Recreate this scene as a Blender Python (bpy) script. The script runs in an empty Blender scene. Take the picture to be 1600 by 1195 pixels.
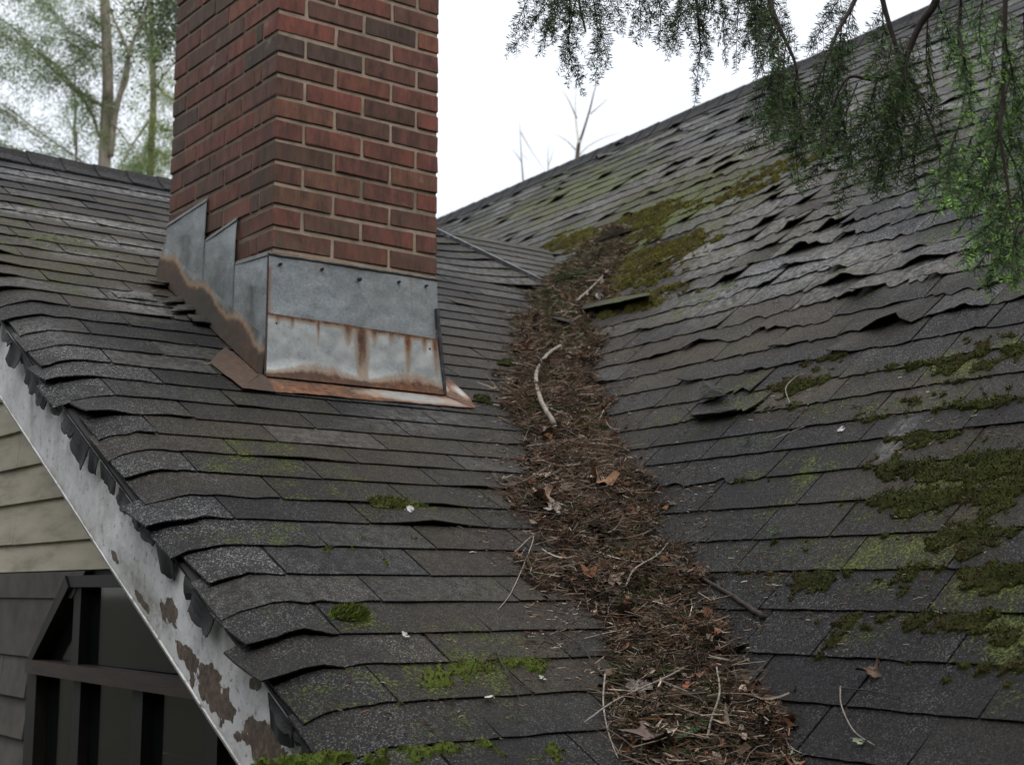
import bpy, math, random
import numpy as np
from mathutils import Vector, Matrix, noise as mnoise

rnd = random.Random(7)
rng = np.random.default_rng(11)
scene = bpy.context.scene
COL = scene.collection

# ------------------------------------------------------------------ camera
F, CX, CY, HH = 2150.0, 800.0, 597.5, 326.0      # lens in photo pixels, level line of sight


def nrm(v):
    v = np.array(v, float)
    return v / np.linalg.norm(v)


_Y = nrm([-1675, -HH, F])
_Z = nrm([0, F, HH])
_X = -np.cross(_Y, _Z)
R = np.array([_X, _Y, _Z])          # camera directions -> world (x right, y up, z forward)
cam_d = bpy.data.cameras.new('camera')
cam_d.sensor_width = 36
cam_d.lens = F / 1600 * 36
cam_d.clip_start = 0.05
cam_d.clip_end = 2000
cam_d.dof.use_dof = True
cam_d.dof.focus_distance = 2.95
cam_d.dof.aperture_fstop = 7.5
cam = bpy.data.objects.new('camera', cam_d)
COL.objects.link(cam)
M = Matrix(((R[0][0], R[0][1], -R[0][2], 0), (R[1][0], R[1][1], -R[1][2], 0), (R[2][0], R[2][1], -R[2][2], 0), (0, 0, 0, 1)))
cam.matrix_world = M
scene.camera = cam

# ------------------------------------------------------------------ light
SUN_EL, SUN_AZ = math.radians(58), math.radians(205)
w = bpy.data.worlds.new('World')
scene.world = w
w.use_nodes = True
nt = w.node_tree
nt.nodes.clear()
out = nt.nodes.new('ShaderNodeOutputWorld')
bg1 = nt.nodes.new('ShaderNodeBackground')
sky = nt.nodes.new('ShaderNodeTexSky')
sky.sky_type = 'NISHITA'
sky.sun_disc = False
sky.sun_elevation = SUN_EL
sky.sun_rotation = SUN_AZ
bg1.inputs[1].default_value = 0.05
bg2 = nt.nodes.new('ShaderNodeBackground')
bg2.inputs[0].default_value = (1.0, 0.99, 0.985, 1)
bg2.inputs[1].default_value = 0.84
# overcast cloud layer: about three times brighter overhead than at the horizon
tcw = nt.nodes.new('ShaderNodeTexCoord')
spw = nt.nodes.new('ShaderNodeSeparateXYZ')
mxw = nt.nodes.new('ShaderNodeMath'); mxw.operation = 'MAXIMUM'; mxw.inputs[1].default_value = 0.0
maw = nt.nodes.new('ShaderNodeMath'); maw.operation = 'MULTIPLY_ADD'; maw.inputs[1].default_value = 0.90; maw.inputs[2].default_value = 0.36
nt.links.new(tcw.outputs['Generated'], spw.inputs[0]); nt.links.new(spw.outputs[2], mxw.inputs[0]); nt.links.new(mxw.outputs[0], maw.inputs[0])
cld = nt.nodes.new('ShaderNodeTexNoise'); cld.inputs['Scale'].default_value = 2.2; cld.inputs['Detail'].default_value = 5
clr = nt.nodes.new('ShaderNodeMapRange'); clr.inputs[1].default_value = .3; clr.inputs[2].default_value = .7; clr.inputs[3].default_value = .92; clr.inputs[4].default_value = 1.06
mlw = nt.nodes.new('ShaderNodeMath'); mlw.operation = 'MULTIPLY'
nt.links.new(tcw.outputs['Generated'], cld.inputs[0]); nt.links.new(cld.outputs[0], clr.inputs[0])
nt.links.new(maw.outputs[0], mlw.inputs[0]); nt.links.new(clr.outputs[0], mlw.inputs[1]); nt.links.new(mlw.outputs[0], bg2.inputs[1])
add = nt.nodes.new('ShaderNodeAddShader')
nt.links.new(sky.outputs[0], bg1.inputs[0])
nt.links.new(bg1.outputs[0], add.inputs[0])
nt.links.new(bg2.outputs[0], add.inputs[1])
nt.links.new(add.outputs[0], out.inputs[0])

sun_d = bpy.data.lights.new('sun', 'SUN')
sun_d.energy = 0.8
sun_d.angle = math.radians(18)
sun_d.color = (1.0, 0.97, 0.92)
sun = bpy.data.objects.new('sun', sun_d)
COL.objects.link(sun)
sdir = Vector((math.sin(SUN_AZ) * math.cos(SUN_EL), math.cos(SUN_AZ) * math.cos(SUN_EL), math.sin(SUN_EL)))
sun.rotation_euler = sdir.to_track_quat('Z', 'Y').to_euler()

scene.view_settings.view_transform = 'Standard'
scene.view_settings.look = 'None'
scene.view_settings.exposure = 0.5
scene.view_settings.gamma = 1.0


# ------------------------------------------------------------------ helpers
def ray(x, y):
    return R @ nrm([x - CX, CY - y, F])


def hit(x, y, N, d):
    r = ray(x, y)
    return r * (d / (np.asarray(N, float) @ r))


def px(P):
    """where a point shows in the photograph, array (n,3) -> (n,2)"""
    P = np.atleast_2d(P)
    c = P @ R
    z = np.maximum(c[:, 2], 1e-3)
    return np.stack([CX + F * c[:, 0] / z, CY - F * c[:, 1] / z], 1)


def vnoise(P, s, seed=0.0):
    return np.array([mnoise.noise(Vector((p[0] * s + seed, p[1] * s - seed, p[2] * s + 3 * seed))) for p in np.atleast_2d(P)])


def tag(o, label=None, cat=None, group=None, kind=None):
    if label: o['label'] = label
    if cat: o['category'] = cat
    if group: o['group'] = group
    if kind: o['kind'] = kind
    return o


def empty(name, loc, label=None, cat=None, group=None, kind=None):
    o = bpy.data.objects.new(name, None)
    COL.objects.link(o)
    o.location = loc
    o.empty_display_size = 0.1
    return tag(o, label, cat, group, kind)


def mesh(name, V, faces, mat=None, attr=None, smooth=False, org=None):
    """V (n,3); faces = list of (m,k) int arrays or of tuples; attr = {name:(n,4)}"""
    V = np.asarray(V, float)
    if org is not None:
        V = V - np.asarray(org, float)
    me = bpy.data.meshes.new(name)
    if isinstance(faces, list) and len(faces) and isinstance(faces[0], np.ndarray) and faces[0].ndim == 2:
        loops = np.concatenate([f.ravel() for f in faces]).astype(np.int32)
        tot = np.concatenate([np.full(len(f), f.shape[1]) for f in faces]).astype(np.int32)
    else:
        loops = np.array([i for f in faces for i in f], np.int32)
        tot = np.array([len(f) for f in faces], np.int32)
    start = np.concatenate([[0], np.cumsum(tot)[:-1]]).astype(np.int32)
    me.vertices.add(len(V))
    me.vertices.foreach_set('co', V.astype(np.float32).ravel())
    me.loops.add(len(loops))
    me.loops.foreach_set('vertex_index', loops)
    me.polygons.add(len(tot))
    me.polygons.foreach_set('loop_start', start)
    me.polygons.foreach_set('loop_total', tot)
    me.polygons.foreach_set('use_smooth', np.full(len(tot), bool(smooth)))
    me.update(calc_edges=True)
    if attr:
        for k, a in attr.items():
            A = me.attributes.new(k, 'FLOAT_COLOR', 'POINT')
            A.data.foreach_set('color', np.asarray(a, np.float32).ravel())
    me.validate()
    if mat:
        me.materials.append(mat)
    return me


def obj(name, me, parent=None, loc=None):
    o = bpy.data.objects.new(name, me)
    COL.objects.link(o)
    if loc is not None:
        o.location = loc
    if parent is not None:
        o.parent = parent
    return o


def L(o):
    return np.array(o.location, float)


def box_mesh(name, lo, hi, mat, org=(0, 0, 0), bev=0.0, jit=0.0, frame=None):
    """box from lo to hi (optionally in frame rows e1,e2,e3), bevelled corners by hand"""
    lo = np.array(lo, float); hi = np.array(hi, float)
    if bev <= 0:
        c = np.array([[x, y, z] for x in (lo[0], hi[0]) for y in (lo[1], hi[1]) for z in (lo[2], hi[2])])
        f = [(0, 1, 3, 2), (4, 6, 7, 5), (0, 4, 5, 1), (2, 3, 7, 6), (0, 2, 6, 4), (1, 5, 7, 3)]
    else:
        c = []; idx = {}
        for i in (0, 1):
            for j in (0, 1):
                for k in (0, 1):
                    corner = np.array([(lo, hi)[i][0], (lo, hi)[j][1], (lo, hi)[k][2]])
                    s = np.array([1 - 2 * i, 1 - 2 * j, 1 - 2 * k]) * bev
                    for a in range(3):
                        p = corner + s
                        p[a] = corner[a]
                        idx[(i, j, k, a)] = len(c)
                        c.append(p)
        f = []
        for a in range(3):
            b, d = (a + 1) % 3, (a + 2) % 3
            for sgn in (0, 1):
                q = []
                for (u, v) in ((0, 0), (1, 0), (1, 1), (0, 1)):
                    t = [0, 0, 0]; t[a] = sgn; t[b] = u; t[d] = v
                    q.append(idx[(t[0], t[1], t[2], a)])
                f.append(tuple(q) if sgn else tuple(reversed(q)))
            for u in (0, 1):
                for v in (0, 1):
                    # edge along axis a between faces b and d
                    t0 = [0, 0, 0]; t1 = [0, 0, 0]
                    t0[a] = 0; t1[a] = 1
                    t0[b] = t1[b] = u; t0[d] = t1[d] = v
                    q = [idx[(*t0, b)], idx[(*t1, b)], idx[(*t1, d)], idx[(*t0, d)]]
                    if (u + v) % 2 == 0: q.reverse()
                    f.append(tuple(q))
        for i in (0, 1):
            for j in (0, 1):
                for k in (0, 1):
                    q = [idx[(i, j, k, 0)], idx[(i, j, k, 1)], idx[(i, j, k, 2)]]
                    if (i + j + k) % 2 == 0: q.reverse()
                    f.append(tuple(q))
        c = np.array(c)
    if jit:
        c = c + rng.normal(0, jit, c.shape)
    if frame is not None:
        c = c @ np.asarray(frame, float)
    return mesh(name, c, f, mat, org=org)


def tube(pts, rad, n=6, cap=True):
    """tapered tube along pts, returns V, faces"""
    pts = np.asarray(pts, float)
    rad = np.broadcast_to(np.asarray(rad, float), (len(pts),))
    V = []; Fc = []
    prev = None
    for i, p in enumerate(pts):
        t = nrm(pts[min(i + 1, len(pts) - 1)] - pts[max(i - 1, 0)])
        ref = prev if prev is not None else (np.array([0, 0, 1.0]) if abs(t[2]) < .9 else np.array([1.0, 0, 0]))
        a = np.cross(t, ref)
        if np.linalg.norm(a) < 1e-6: a = np.cross(t, [0.3, 1, 0.2])
        a = nrm(a); b = np.cross(a, t); prev = b
        for k in range(n):
            th = 2 * math.pi * k / n
            V.append(p + rad[i] * (math.cos(th) * a + math.sin(th) * b))
    m = len(pts)
    for i in range(m - 1):
        for k in range(n):
            Fc.append((i * n + k, (i + 1) * n + k, (i + 1) * n + (k + 1) % n, i * n + (k + 1) % n))
    if cap:
        Fc.append(tuple(range(n)))
        Fc.append(tuple(reversed(range((m - 1) * n, m * n))))
    return np.array(V), Fc


def join(parts):
    V = []; Fc = []; o = 0
    for v, f in parts:
        V.append(v)
        Fc += [tuple(i + o for i in q) for q in f]
        o += len(v)
    return np.concatenate(V), Fc


def smooth_line(P, n):
    """Catmull-Rom through points"""
    P = np.asarray(P, float)
    P = np.concatenate([[2 * P[0] - P[1]], P, [2 * P[-1] - P[-2]]])
    o = []
    k = len(P) - 3
    for t in np.linspace(0, k - 1e-6, n):
        i = int(t); u = t - i
        a, b, c, d = P[i:i + 4]
        o.append(0.5 * (2 * b + (c - a) * u + (2 * a - 5 * b + 4 * c - d) * u * u + (3 * b - a - 3 * c + d) * u ** 3))
    return np.array(o)


# ------------------------------------------------------------------ materials
def new_mat(name, rough=0.8, spec=0.5):
    m = bpy.data.materials.new(name)
    m.use_nodes = True
    b = m.node_tree.nodes['Principled BSDF']
    b.inputs['Roughness'].default_value = rough
    b.inputs['Specular IOR Level'].default_value = spec
    return m, m.node_tree, b


class G:
    """tiny node helper"""
    def __init__(s, nt):
        s.nt = nt
        s.tc = nt.nodes.new('ShaderNodeTexCoord')

    def n(s, t, **k):
        x = s.nt.nodes.new(t)
        for a, b in k.items(): setattr(x, a, b)
        return x

    def l(s, a, b): s.nt.links.new(a, b)

    def val(s, sock, v):
        if hasattr(v, 'is_output') or hasattr(v, 'links'): s.l(v, sock)
        else: sock.default_value = v

    def noise(s, scale, detail=4, rough=0.55, stretch=None, out=0, coord=None, dist=0):
        x = s.n('ShaderNodeTexNoise')
        x.inputs['Scale'].default_value = scale
        x.inputs['Detail'].default_value = detail
        x.inputs['Roughness'].default_value = rough
        x.inputs['Distortion'].default_value = dist
        c = coord or s.tc.outputs['Object']
        if stretch:
            mp = s.n('ShaderNodeMapping')
            mp.inputs['Scale'].default_value = stretch
            s.l(c, mp.inputs[0]); c = mp.outputs[0]
        s.l(c, x.inputs['Vector'])
        return x.outputs[out]

    def vor(s, scale, out='Color', stretch=None, feature='F1'):
        x = s.n('ShaderNodeTexVoronoi', feature=feature)
        x.inputs['Scale'].default_value = scale
        c = s.tc.outputs['Object']
        if stretch:
            mp = s.n('ShaderNodeMapping')
            mp.inputs['Scale'].default_value = stretch
            s.l(c, mp.inputs[0]); c = mp.outputs[0]
        s.l(c, x.inputs['Vector'])
        return x.outputs[out]

    def ramp(s, fac, stops, interp='LINEAR'):
        x = s.n('ShaderNodeValToRGB')
        cr = x.color_ramp
        cr.interpolation = interp
        while len(cr.elements) > 1: cr.elements.remove(cr.elements[0])
        cr.elements[0].position = stops[0][0]; cr.elements[0].color = c4(stops[0][1])
        for p, c in stops[1:]:
            e = cr.elements.new(p); e.color = c4(c)
        s.l(fac, x.inputs[0])
        return x.outputs[0]

    def mix(s, fac, a, b, mode='MIX'):
        x = s.n('ShaderNodeMix', data_type='RGBA', blend_type=mode)
        s.val(x.inputs[0], fac)
        for k, v in ((6, a), (7, b)):
            if isinstance(v, (tuple, list)): x.inputs[k].default_value = c4(v)
            elif isinstance(v, (int, float)): x.inputs[k].default_value = (v, v, v, 1)
            else: s.l(v, x.inputs[k])
        return x.outputs[2]

    def math(s, op, a, b=0.0, c=0.0, clamp=False):
        x = s.n('ShaderNodeMath', operation=op)
        x.use_clamp = clamp
        for k, v in enumerate((a, b, c)):
            if isinstance(v, (int, float)): x.inputs[k].default_value = v
            else: s.l(v, x.inputs[k])
        return x.outputs[0]

    def attr(s, name):
        x = s.n('ShaderNodeAttribute', attribute_name=name)
        sep = s.n('ShaderNodeSeparateColor')
        s.l(x.outputs['Color'], sep.inputs[0])
        return sep.outputs[0], sep.outputs[1], sep.outputs[2], x.outputs['Alpha'], x.outputs['Color']

    def bump(s, height, b, strength=0.3, dist=0.002, normal=None):
        x = s.n('ShaderNodeBump')
        x.inputs['Strength'].default_value = strength
        x.inputs['Distance'].default_value = dist
        s.l(height, x.inputs['Height'])
        if normal is not None: s.l(normal, x.inputs['Normal'])
        if b is not None: s.l(x.outputs[0], b.inputs['Normal'])
        return x.outputs[0]


def c4(c):
    if isinstance(c, (int, float)): return (c, c, c, 1)
    return (c[0], c[1], c[2], 1)


def shingle_material():
    m, nt, b = new_mat('asphalt_shingle', 0.78, 0.2)
    g = G(nt)
    moss, brown, pale, tone, _ = g.attr('wear_light')
    grit = g.vor(430, 'Color')
    sep = g.n('ShaderNodeSeparateColor'); g.l(grit, sep.inputs[0])
    v1 = sep.outputs[0]
    col = g.ramp(v1, [(0.0, (0.006, 0.006, 0.006)), (0.45, (0.014, 0.0138, 0.0135)), (0.72, (0.027, 0.0265, 0.026)), (0.86, (0.062, 0.061, 0.060)), (0.95, (0.19, 0.19, 0.19))])
    # slate blue where fresh, brown where old; carries the right roof's painted light too
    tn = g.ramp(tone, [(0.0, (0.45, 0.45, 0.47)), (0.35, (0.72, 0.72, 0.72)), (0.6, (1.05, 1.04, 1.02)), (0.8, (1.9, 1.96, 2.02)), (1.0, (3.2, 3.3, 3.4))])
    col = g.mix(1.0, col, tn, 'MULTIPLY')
    blot = g.noise(5, 7, 0.7)
    col = g.mix(g.math('MULTIPLY', g.ramp(blot, [(0.42, 0.0), (0.62, 1.0)]), 0.72), col, (0.010, 0.0098, 0.0095))
    # brown algae film
    bn = g.noise(22, 5, 0.7)
    bf = g.math('MULTIPLY', brown, g.ramp(bn, [(0.3, 0.35), (0.62, 1.1)]))
    bcol = g.mix(v1, (0.024, 0.019, 0.012), (0.095, 0.075, 0.050))
    col = g.mix(g.math('MINIMUM', bf, 0.85), col, bcol)
    # pale patches and streaks
    pn = g.noise(38, 6, 0.75)
    pf = g.math('MULTIPLY', pale, g.ramp(pn, [(0.40, 0.0), (0.62, 1.0)]))
    pcol = g.mix(v1, (0.15, 0.15, 0.145), (0.34, 0.34, 0.33))
    col = g.mix(g.math('MINIMUM', pf, 0.9), col, pcol)
    # moss and algae film
    mn = g.math('ADD', g.math('MULTIPLY', g.math('SUBTRACT', g.noise(13, 4, 0.55), 0.5), 1.5), g.math('MULTIPLY', g.math('SUBTRACT', g.noise(120, 4, 0.6), 0.5), 1.9))
    mm = g.math('SUBTRACT', g.math('ADD', g.math('MULTIPLY', moss, 0.80), mn), 0.46)
    mf = g.math('MULTIPLY', mm, 3.5, clamp=True)
    mf = g.math('MULTIPLY', mf, g.math('MULTIPLY', moss, 2.0, clamp=True))
    mv = g.noise(190, 3, 0.6)
    mcol = g.ramp(mv, [(0.40, (0.014, 0.018, 0.005)), (0.5, (0.050, 0.062, 0.011)), (0.62, (0.15, 0.18, 0.032))])
    col = g.mix(g.math('MULTIPLY', mf, 0.85), col, mcol)
    g.l(col, b.inputs['Base Color'])
    rr = g.math('SUBTRACT', 0.86, g.math('MULTIPLY', sep.outputs[1], 0.25))
    g.l(rr, b.inputs['Roughness'])
    d = g.vor(430, 'Distance')
    h = g.math('ADD', g.math('MULTIPLY', v1, 0.8), g.math('MULTIPLY', d, -0.5))
    h = g.math('ADD', h, g.math('MULTIPLY', mf, g.math('MULTIPLY', mv, 2.5)))
    n1 = g.bump(h, None, 0.75, 0.0016)
    g.bump(g.noise(30, 4, 0.6), b, 0.45, 0.006, n1)
    return m


def simple_mat(name, stops, scale=20, rough=0.8, detail=5, stretch=None, bump=0.3, bdist=0.002, spec=0.4, bscale=None):
    m, nt, b = new_mat(name, rough, spec)
    g = G(nt)
    nz = g.noise(scale, detail, 0.65, stretch)
    g.l(g.ramp(nz, stops), b.inputs['Base Color'])
    if bump:
        g.bump(g.noise(bscale or scale * 3, 4, 0.6, stretch), b, bump, bdist)
    return m


def brick_material():
    m, nt, b = new_mat('fired_brick', 0.85, 0.3)
    g = G(nt)
    oi = g.n('ShaderNodeObjectInfo')
    r = oi.outputs['Random']
    base = g.ramp(r, [(0.0, (0.22, 0.082, 0.058)), (0.2, (0.28, 0.092, 0.066)), (0.4, (0.16, 0.080, 0.058)), (0.55, (0.235, 0.080, 0.062)), (0.7, (0.150, 0.085, 0.060)), (0.82, (0.110, 0.074, 0.062)), (0.88, (0.32, 0.105, 0.060)), (1.0, (0.17, 0.105, 0.072))])
    shift = g.n('ShaderNodeVectorMath', operation='ADD')
    geo = g.n('ShaderNodeNewGeometry')
    g.l(geo.outputs['Position'], shift.inputs[0])
    s2 = g.n('ShaderNodeCombineXYZ'); 
    g.l(g.math('MULTIPLY', r, 13.0), s2.inputs[0]); g.l(s2.outputs[0], shift.inputs[1])
    c = shift.outputs[0]
    streak = g.noise(30, 6, 0.75, (1.0, 1.0, 0.28), coord=c)
    col = g.mix(g.ramp(streak, [(0.38, 0.0), (0.70, 0.85)]), base, (0.040, 0.028, 0.024))
    fine = g.noise(300, 3, 0.7, coord=c)
    col = g.mix(g.ramp(fine, [(0.60, 0.0), (0.78, 0.6)]), col, (0.03, 0.022, 0.02))
    col = g.mix(g.ramp(g.noise(45, 4, 0.7, coord=c), [(0.62, 0.0), (0.8, 0.35)]), col, (0.26, 0.20, 0.16))
    # green-black weathering by world noise; the dark tint is stronger on left-facing sides
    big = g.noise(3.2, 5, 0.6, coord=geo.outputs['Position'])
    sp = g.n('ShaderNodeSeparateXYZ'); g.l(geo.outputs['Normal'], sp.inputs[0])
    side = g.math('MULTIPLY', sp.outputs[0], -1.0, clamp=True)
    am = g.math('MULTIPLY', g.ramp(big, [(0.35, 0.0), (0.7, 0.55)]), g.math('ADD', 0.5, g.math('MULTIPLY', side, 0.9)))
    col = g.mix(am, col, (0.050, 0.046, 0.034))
    # grey-green bloom low on the stack, white salts in spots
    sz = g.n('ShaderNodeSeparateXYZ'); g.l(geo.outputs['Position'], sz.inputs[0])
    lowf = g.math('SUBTRACT', 1.0, g.math('MULTIPLY', g.math('SUBTRACT', sz.outputs[2], 0.98), 3.5, clamp=True), clamp=True)
    col = g.mix(g.math('MULTIPLY', lowf, g.ramp(g.noise(16, 5, 0.7, coord=geo.outputs['Position']), [(0.40, 0.0), (0.62, 0.6)])), col, (0.10, 0.095, 0.065))
    col = g.mix(g.ramp(g.noise(9, 6, 0.75, coord=geo.outputs['Position']), [(0.62, 0.0), (0.72, 0.45)]), col, (0.33, 0.30, 0.25))
    g.l(col, b.inputs['Base Color'])
    h = g.math('ADD', streak, g.math('MULTIPLY', fine, 0.5))
    g.bump(h, b, 0.55, 0.004)
    return m


def mortar_material():
    m, nt, b = new_mat('mortar', 0.95, 0.2)
    g = G(nt)
    col = g.ramp(g.noise(14, 6, 0.7), [(0.25, (0.17, 0.135, 0.105)), (0.5, (0.36, 0.285, 0.21)), (0.72, (0.46, 0.37, 0.28))])
    col = g.mix(g.ramp(g.noise(4, 4, 0.6), [(0.5, 0.0), (0.65, 0.6)]), col, (0.11, 0.12, 0.075))
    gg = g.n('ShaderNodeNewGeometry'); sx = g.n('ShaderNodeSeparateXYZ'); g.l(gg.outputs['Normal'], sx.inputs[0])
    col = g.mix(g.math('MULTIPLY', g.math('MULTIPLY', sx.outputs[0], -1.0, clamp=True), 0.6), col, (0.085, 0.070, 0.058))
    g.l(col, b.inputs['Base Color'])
    g.bump(g.noise(260, 4, 0.7), b, 0.6, 0.003)
    return m


def metal_material():
    """galvanised sheet; attribute rust: r rust, g dark grime, b pale bloom"""
    m, nt, b = new_mat('galvanised_sheet', 0.5, 0.5)
    g = G(nt)
    rust, grime, bloom, al, _ = g.attr('rust')
    sp = g.vor(210, 'Color')
    s = g.n('ShaderNodeSeparateColor'); g.l(sp, s.inputs[0])
    z = g.ramp(g.noise(9, 6, 0.7), [(0.3, (0.23, 0.26, 0.27)), (0.5, (0.33, 0.365, 0.375)), (0.7, (0.43, 0.465, 0.475))])
    z = g.mix(0.55, z, g.ramp(g.noise(90, 5, 0.8), [(0.35, (0.12, 0.145, 0.16)), (0.65, (0.46, 0.49, 0.50))]))
    z = g.mix(0.3, z, g.ramp(s.outputs[0], [(0, (0.08, 0.1, 0.11)), (1, (0.4, 0.43, 0.45))]))
    z = g.mix(g.math('MULTIPLY', bloom, g.ramp(g.noise(26, 5, 0.7), [(0.35, 0.1), (0.65, 0.9)])), z, (0.42, 0.43, 0.40))
    z = g.mix(g.math('MULTIPLY', grime, g.ramp(g.noise(16, 5, 0.7, (1, 1, 0.25)), [(0.3, 0.2), (0.65, 0.9)])), z, (0.055, 0.060, 0.045))
    nz = g.noise(34, 6, 0.75, (1, 1, 0.35))
    rf = g.math('ADD', rust, g.math('MULTIPLY', g.math('SUBTRACT', nz, 0.5), 0.9))
    lt = g.math('MULTIPLY', g.math('SUBTRACT', rf, 0.18), 3.0, clamp=True)
    dk = g.math('MULTIPLY', g.math('SUBTRACT', rf, 0.62), 3.0, clamp=True)
    rc = g.ramp(g.noise(60, 5, 0.75), [(0.32, (0.040, 0.016, 0.008)), (0.5, (0.135, 0.050, 0.018)), (0.68, (0.28, 0.125, 0.045))])
    col = g.mix(g.math('MULTIPLY', lt, 0.7), z, (0.24, 0.15, 0.085))
    col = g.mix(dk, col, g.mix(g.ramp(g.noise(11, 5, 0.7), [(0.38, 0.0), (0.62, 0.75)]), rc, (0.045, 0.030, 0.022)))
    col = g.mix(g.math('MULTIPLY', g.math('MULTIPLY', grime, dk), 0.55), col, (0.030, 0.024, 0.016))
    g.l(col, b.inputs['Base Color'])
    g.l(g.math('MULTIPLY', g.math('SUBTRACT', 1.0, lt), 0.45), b.inputs['Metallic'])
    g.l(g.math('ADD', 0.42, g.math('MULTIPLY', lt, 0.4)), b.inputs['Roughness'])
    h = g.math('ADD', g.noise(80, 5, 0.7), g.math('MULTIPLY', dk, 0.4))
    n1 = g.bump(h, None, 0.30, 0.0015)
    g.bump(g.noise(6, 2, 0.5), b, 0.35, 0.01, n1)
    return m


def paint_material():
    """peeling white paint; attribute peel: r bare wood, g dirt, b crack"""
    m, nt, b = new_mat('peeling_white_paint', 0.75, 0.25)
    g = G(nt)
    bare, dirt, crack, al, _ = g.attr('peel')
    fine = g.noise(120, 5, 0.75)
    bf = g.math('MULTIPLY', g.math('SUBTRACT', g.math('ADD', bare, g.math('MULTIPLY', g.math('SUBTRACT', fine, 0.5), 0.35)), 0.5), 30.0, clamp=True)
    wood = g.ramp(g.noise(60, 6, 0.7, (8, 1, 1)), [(0.3, (0.055, 0.038, 0.028)), (0.5, (0.115, 0.085, 0.065)), (0.7, (0.20, 0.16, 0.13))])
    pc = g.ramp(g.noise(18, 6, 0.75), [(0.3, (0.52, 0.525, 0.52)), (0.5, (0.66, 0.665, 0.66)), (0.7, (0.76, 0.765, 0.76))])
    cr = g.noise(48, 7, 0.8, (2.4, 1, 1))
    ck = g.ramp(cr, [(0.36, 1.0), (0.43, 0.0)])
    pc = g.mix(g.math('MULTIPLY', ck, 0.6), pc, (0.12, 0.11, 0.095))
    pc = g.mix(g.ramp(g.noise(5, 6, 0.7), [(0.45, 0.0), (0.68, 0.55)]), pc, (0.30, 0.285, 0.24))
    pc = g.mix(g.ramp(g.noise(160, 3, 0.7), [(0.62, 0.0), (0.72, 0.6)]), pc, (0.16, 0.15, 0.13))
    pc = g.mix(g.math('MULTIPLY', dirt, g.ramp(g.noise(30, 5, 0.7), [(0.35, 0.2), (0.7, 0.95)])), pc, (0.13, 0.125, 0.085))
    g.l(g.mix(bf, pc, wood), b.inputs['Base Color'])
    h = g.math('SUBTRACT', g.math('MULTIPLY', fine, 0.25), g.math('ADD', bf, g.math('MULTIPLY', ck, 0.4)))
    g.bump(h, b, 0.8, 0.003)
    return m


def vcol_mat(name, rough=0.85, spec=0.3, vary=0.35, trans=0.0, scale=60):
    """colour carried per element (attribute tint), with grain on top"""
    m, nt, b = new_mat(name, rough, spec)
    g = G(nt)
    *_, c = g.attr('tint')
    nz = g.ramp(g.noise(scale, 3, 0.6), [(0.3, 1 - vary), (0.7, 1 + vary)])
    col = g.mix(1.0, c, nz, 'MULTIPLY')
    g.l(col, b.inputs['Base Color'])
    if trans:
        t = g.n('ShaderNodeBsdfTranslucent')
        g.l(col, t.inputs[0])
        mx = g.n('ShaderNodeMixShader')
        mx.inputs[0].default_value = trans
        g.l(b.outputs[0], mx.inputs[1]); g.l(t.outputs[0], mx.inputs[2])
        g.l(mx.outputs[0], nt.nodes['Material Output'].inputs[0])
    return m


MS = shingle_material()
MB = brick_material()
MM = mortar_material()
MZ = metal_material()
MP = paint_material()
M_FELT = simple_mat('tar_felt', [(0.3, (0.003, 0.003, 0.0032)), (0.7, (0.008, 0.008, 0.0085))], 40, 0.7, bump=0.5, bscale=180)
M_DECK = simple_mat('roof_underlayment', [(0.3, (0.010, 0.009, 0.008)), (0.7, (0.028, 0.025, 0.022))], 40, 0.95)
M_VCOL = vcol_mat('litter', 0.9, 0.2)
M_NEEDLE = vcol_mat('conifer_needle', 0.6, 0.2, 0.3, 0.35)
M_BARK = simple_mat('twig_bark', [(0.3, (0.024, 0.018, 0.015)), (0.7, (0.065, 0.050, 0.042))], 60, 0.9)
M_PALEBARK = simple_mat('pale_bark', [(0.3, (0.14, 0.115, 0.09)), (0.5, (0.25, 0.22, 0.18)), (0.7, (0.36, 0.33, 0.29))], 70, 0.85, stretch=(1, 1, 1))
M_TRUNK = simple_mat('tree_bark', [(0.3, (0.20, 0.165, 0.13)), (0.7, (0.42, 0.36, 0.30))], 6, 0.95, stretch=(3, 3, 0.5), bump=0.6, bdist=0.03)  # bark paled in colour to stand in for distance haze
M_BARE = simple_mat('bare_tree_bark', [(0.3, (0.42, 0.38, 0.32)), (0.7, (0.58, 0.54, 0.47))], 5, 0.95, bump=0.0)  # paler still, haze put into the bark colour
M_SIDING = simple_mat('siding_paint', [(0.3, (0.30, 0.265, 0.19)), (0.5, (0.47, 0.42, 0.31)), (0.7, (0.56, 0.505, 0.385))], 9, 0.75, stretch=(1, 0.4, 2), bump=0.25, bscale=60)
M_TRIMBROWN = simple_mat('brown_window_wood', [(0.3, (0.018, 0.010, 0.008)), (0.7, (0.058, 0.030, 0.022))], 14, 0.55, stretch=(1, 0.3, 3), bump=0.3, bscale=60)
M_DARKFRAME = simple_mat('dark_frame_paint', [(0.3, (0.007, 0.005, 0.0045)), (0.7, (0.018, 0.013, 0.011))], 14, 0.6)
M_SOFFIT = simple_mat('soffit_and_shaded_siding', [(0.3, (0.070, 0.062, 0.052)), (0.7, (0.13, 0.115, 0.10))], 9, 0.8)
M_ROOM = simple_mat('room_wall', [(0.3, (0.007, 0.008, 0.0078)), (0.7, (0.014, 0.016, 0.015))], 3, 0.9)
M_GRAVEL = simple_mat('ground_soil', [(0.3, (0.030, 0.034, 0.018)), (0.7, (0.085, 0.080, 0.050))], 1.5, 0.95)
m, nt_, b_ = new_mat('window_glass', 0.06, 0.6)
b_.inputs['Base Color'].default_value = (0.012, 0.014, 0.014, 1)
b_.inputs['Alpha'].default_value = 0.55
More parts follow.
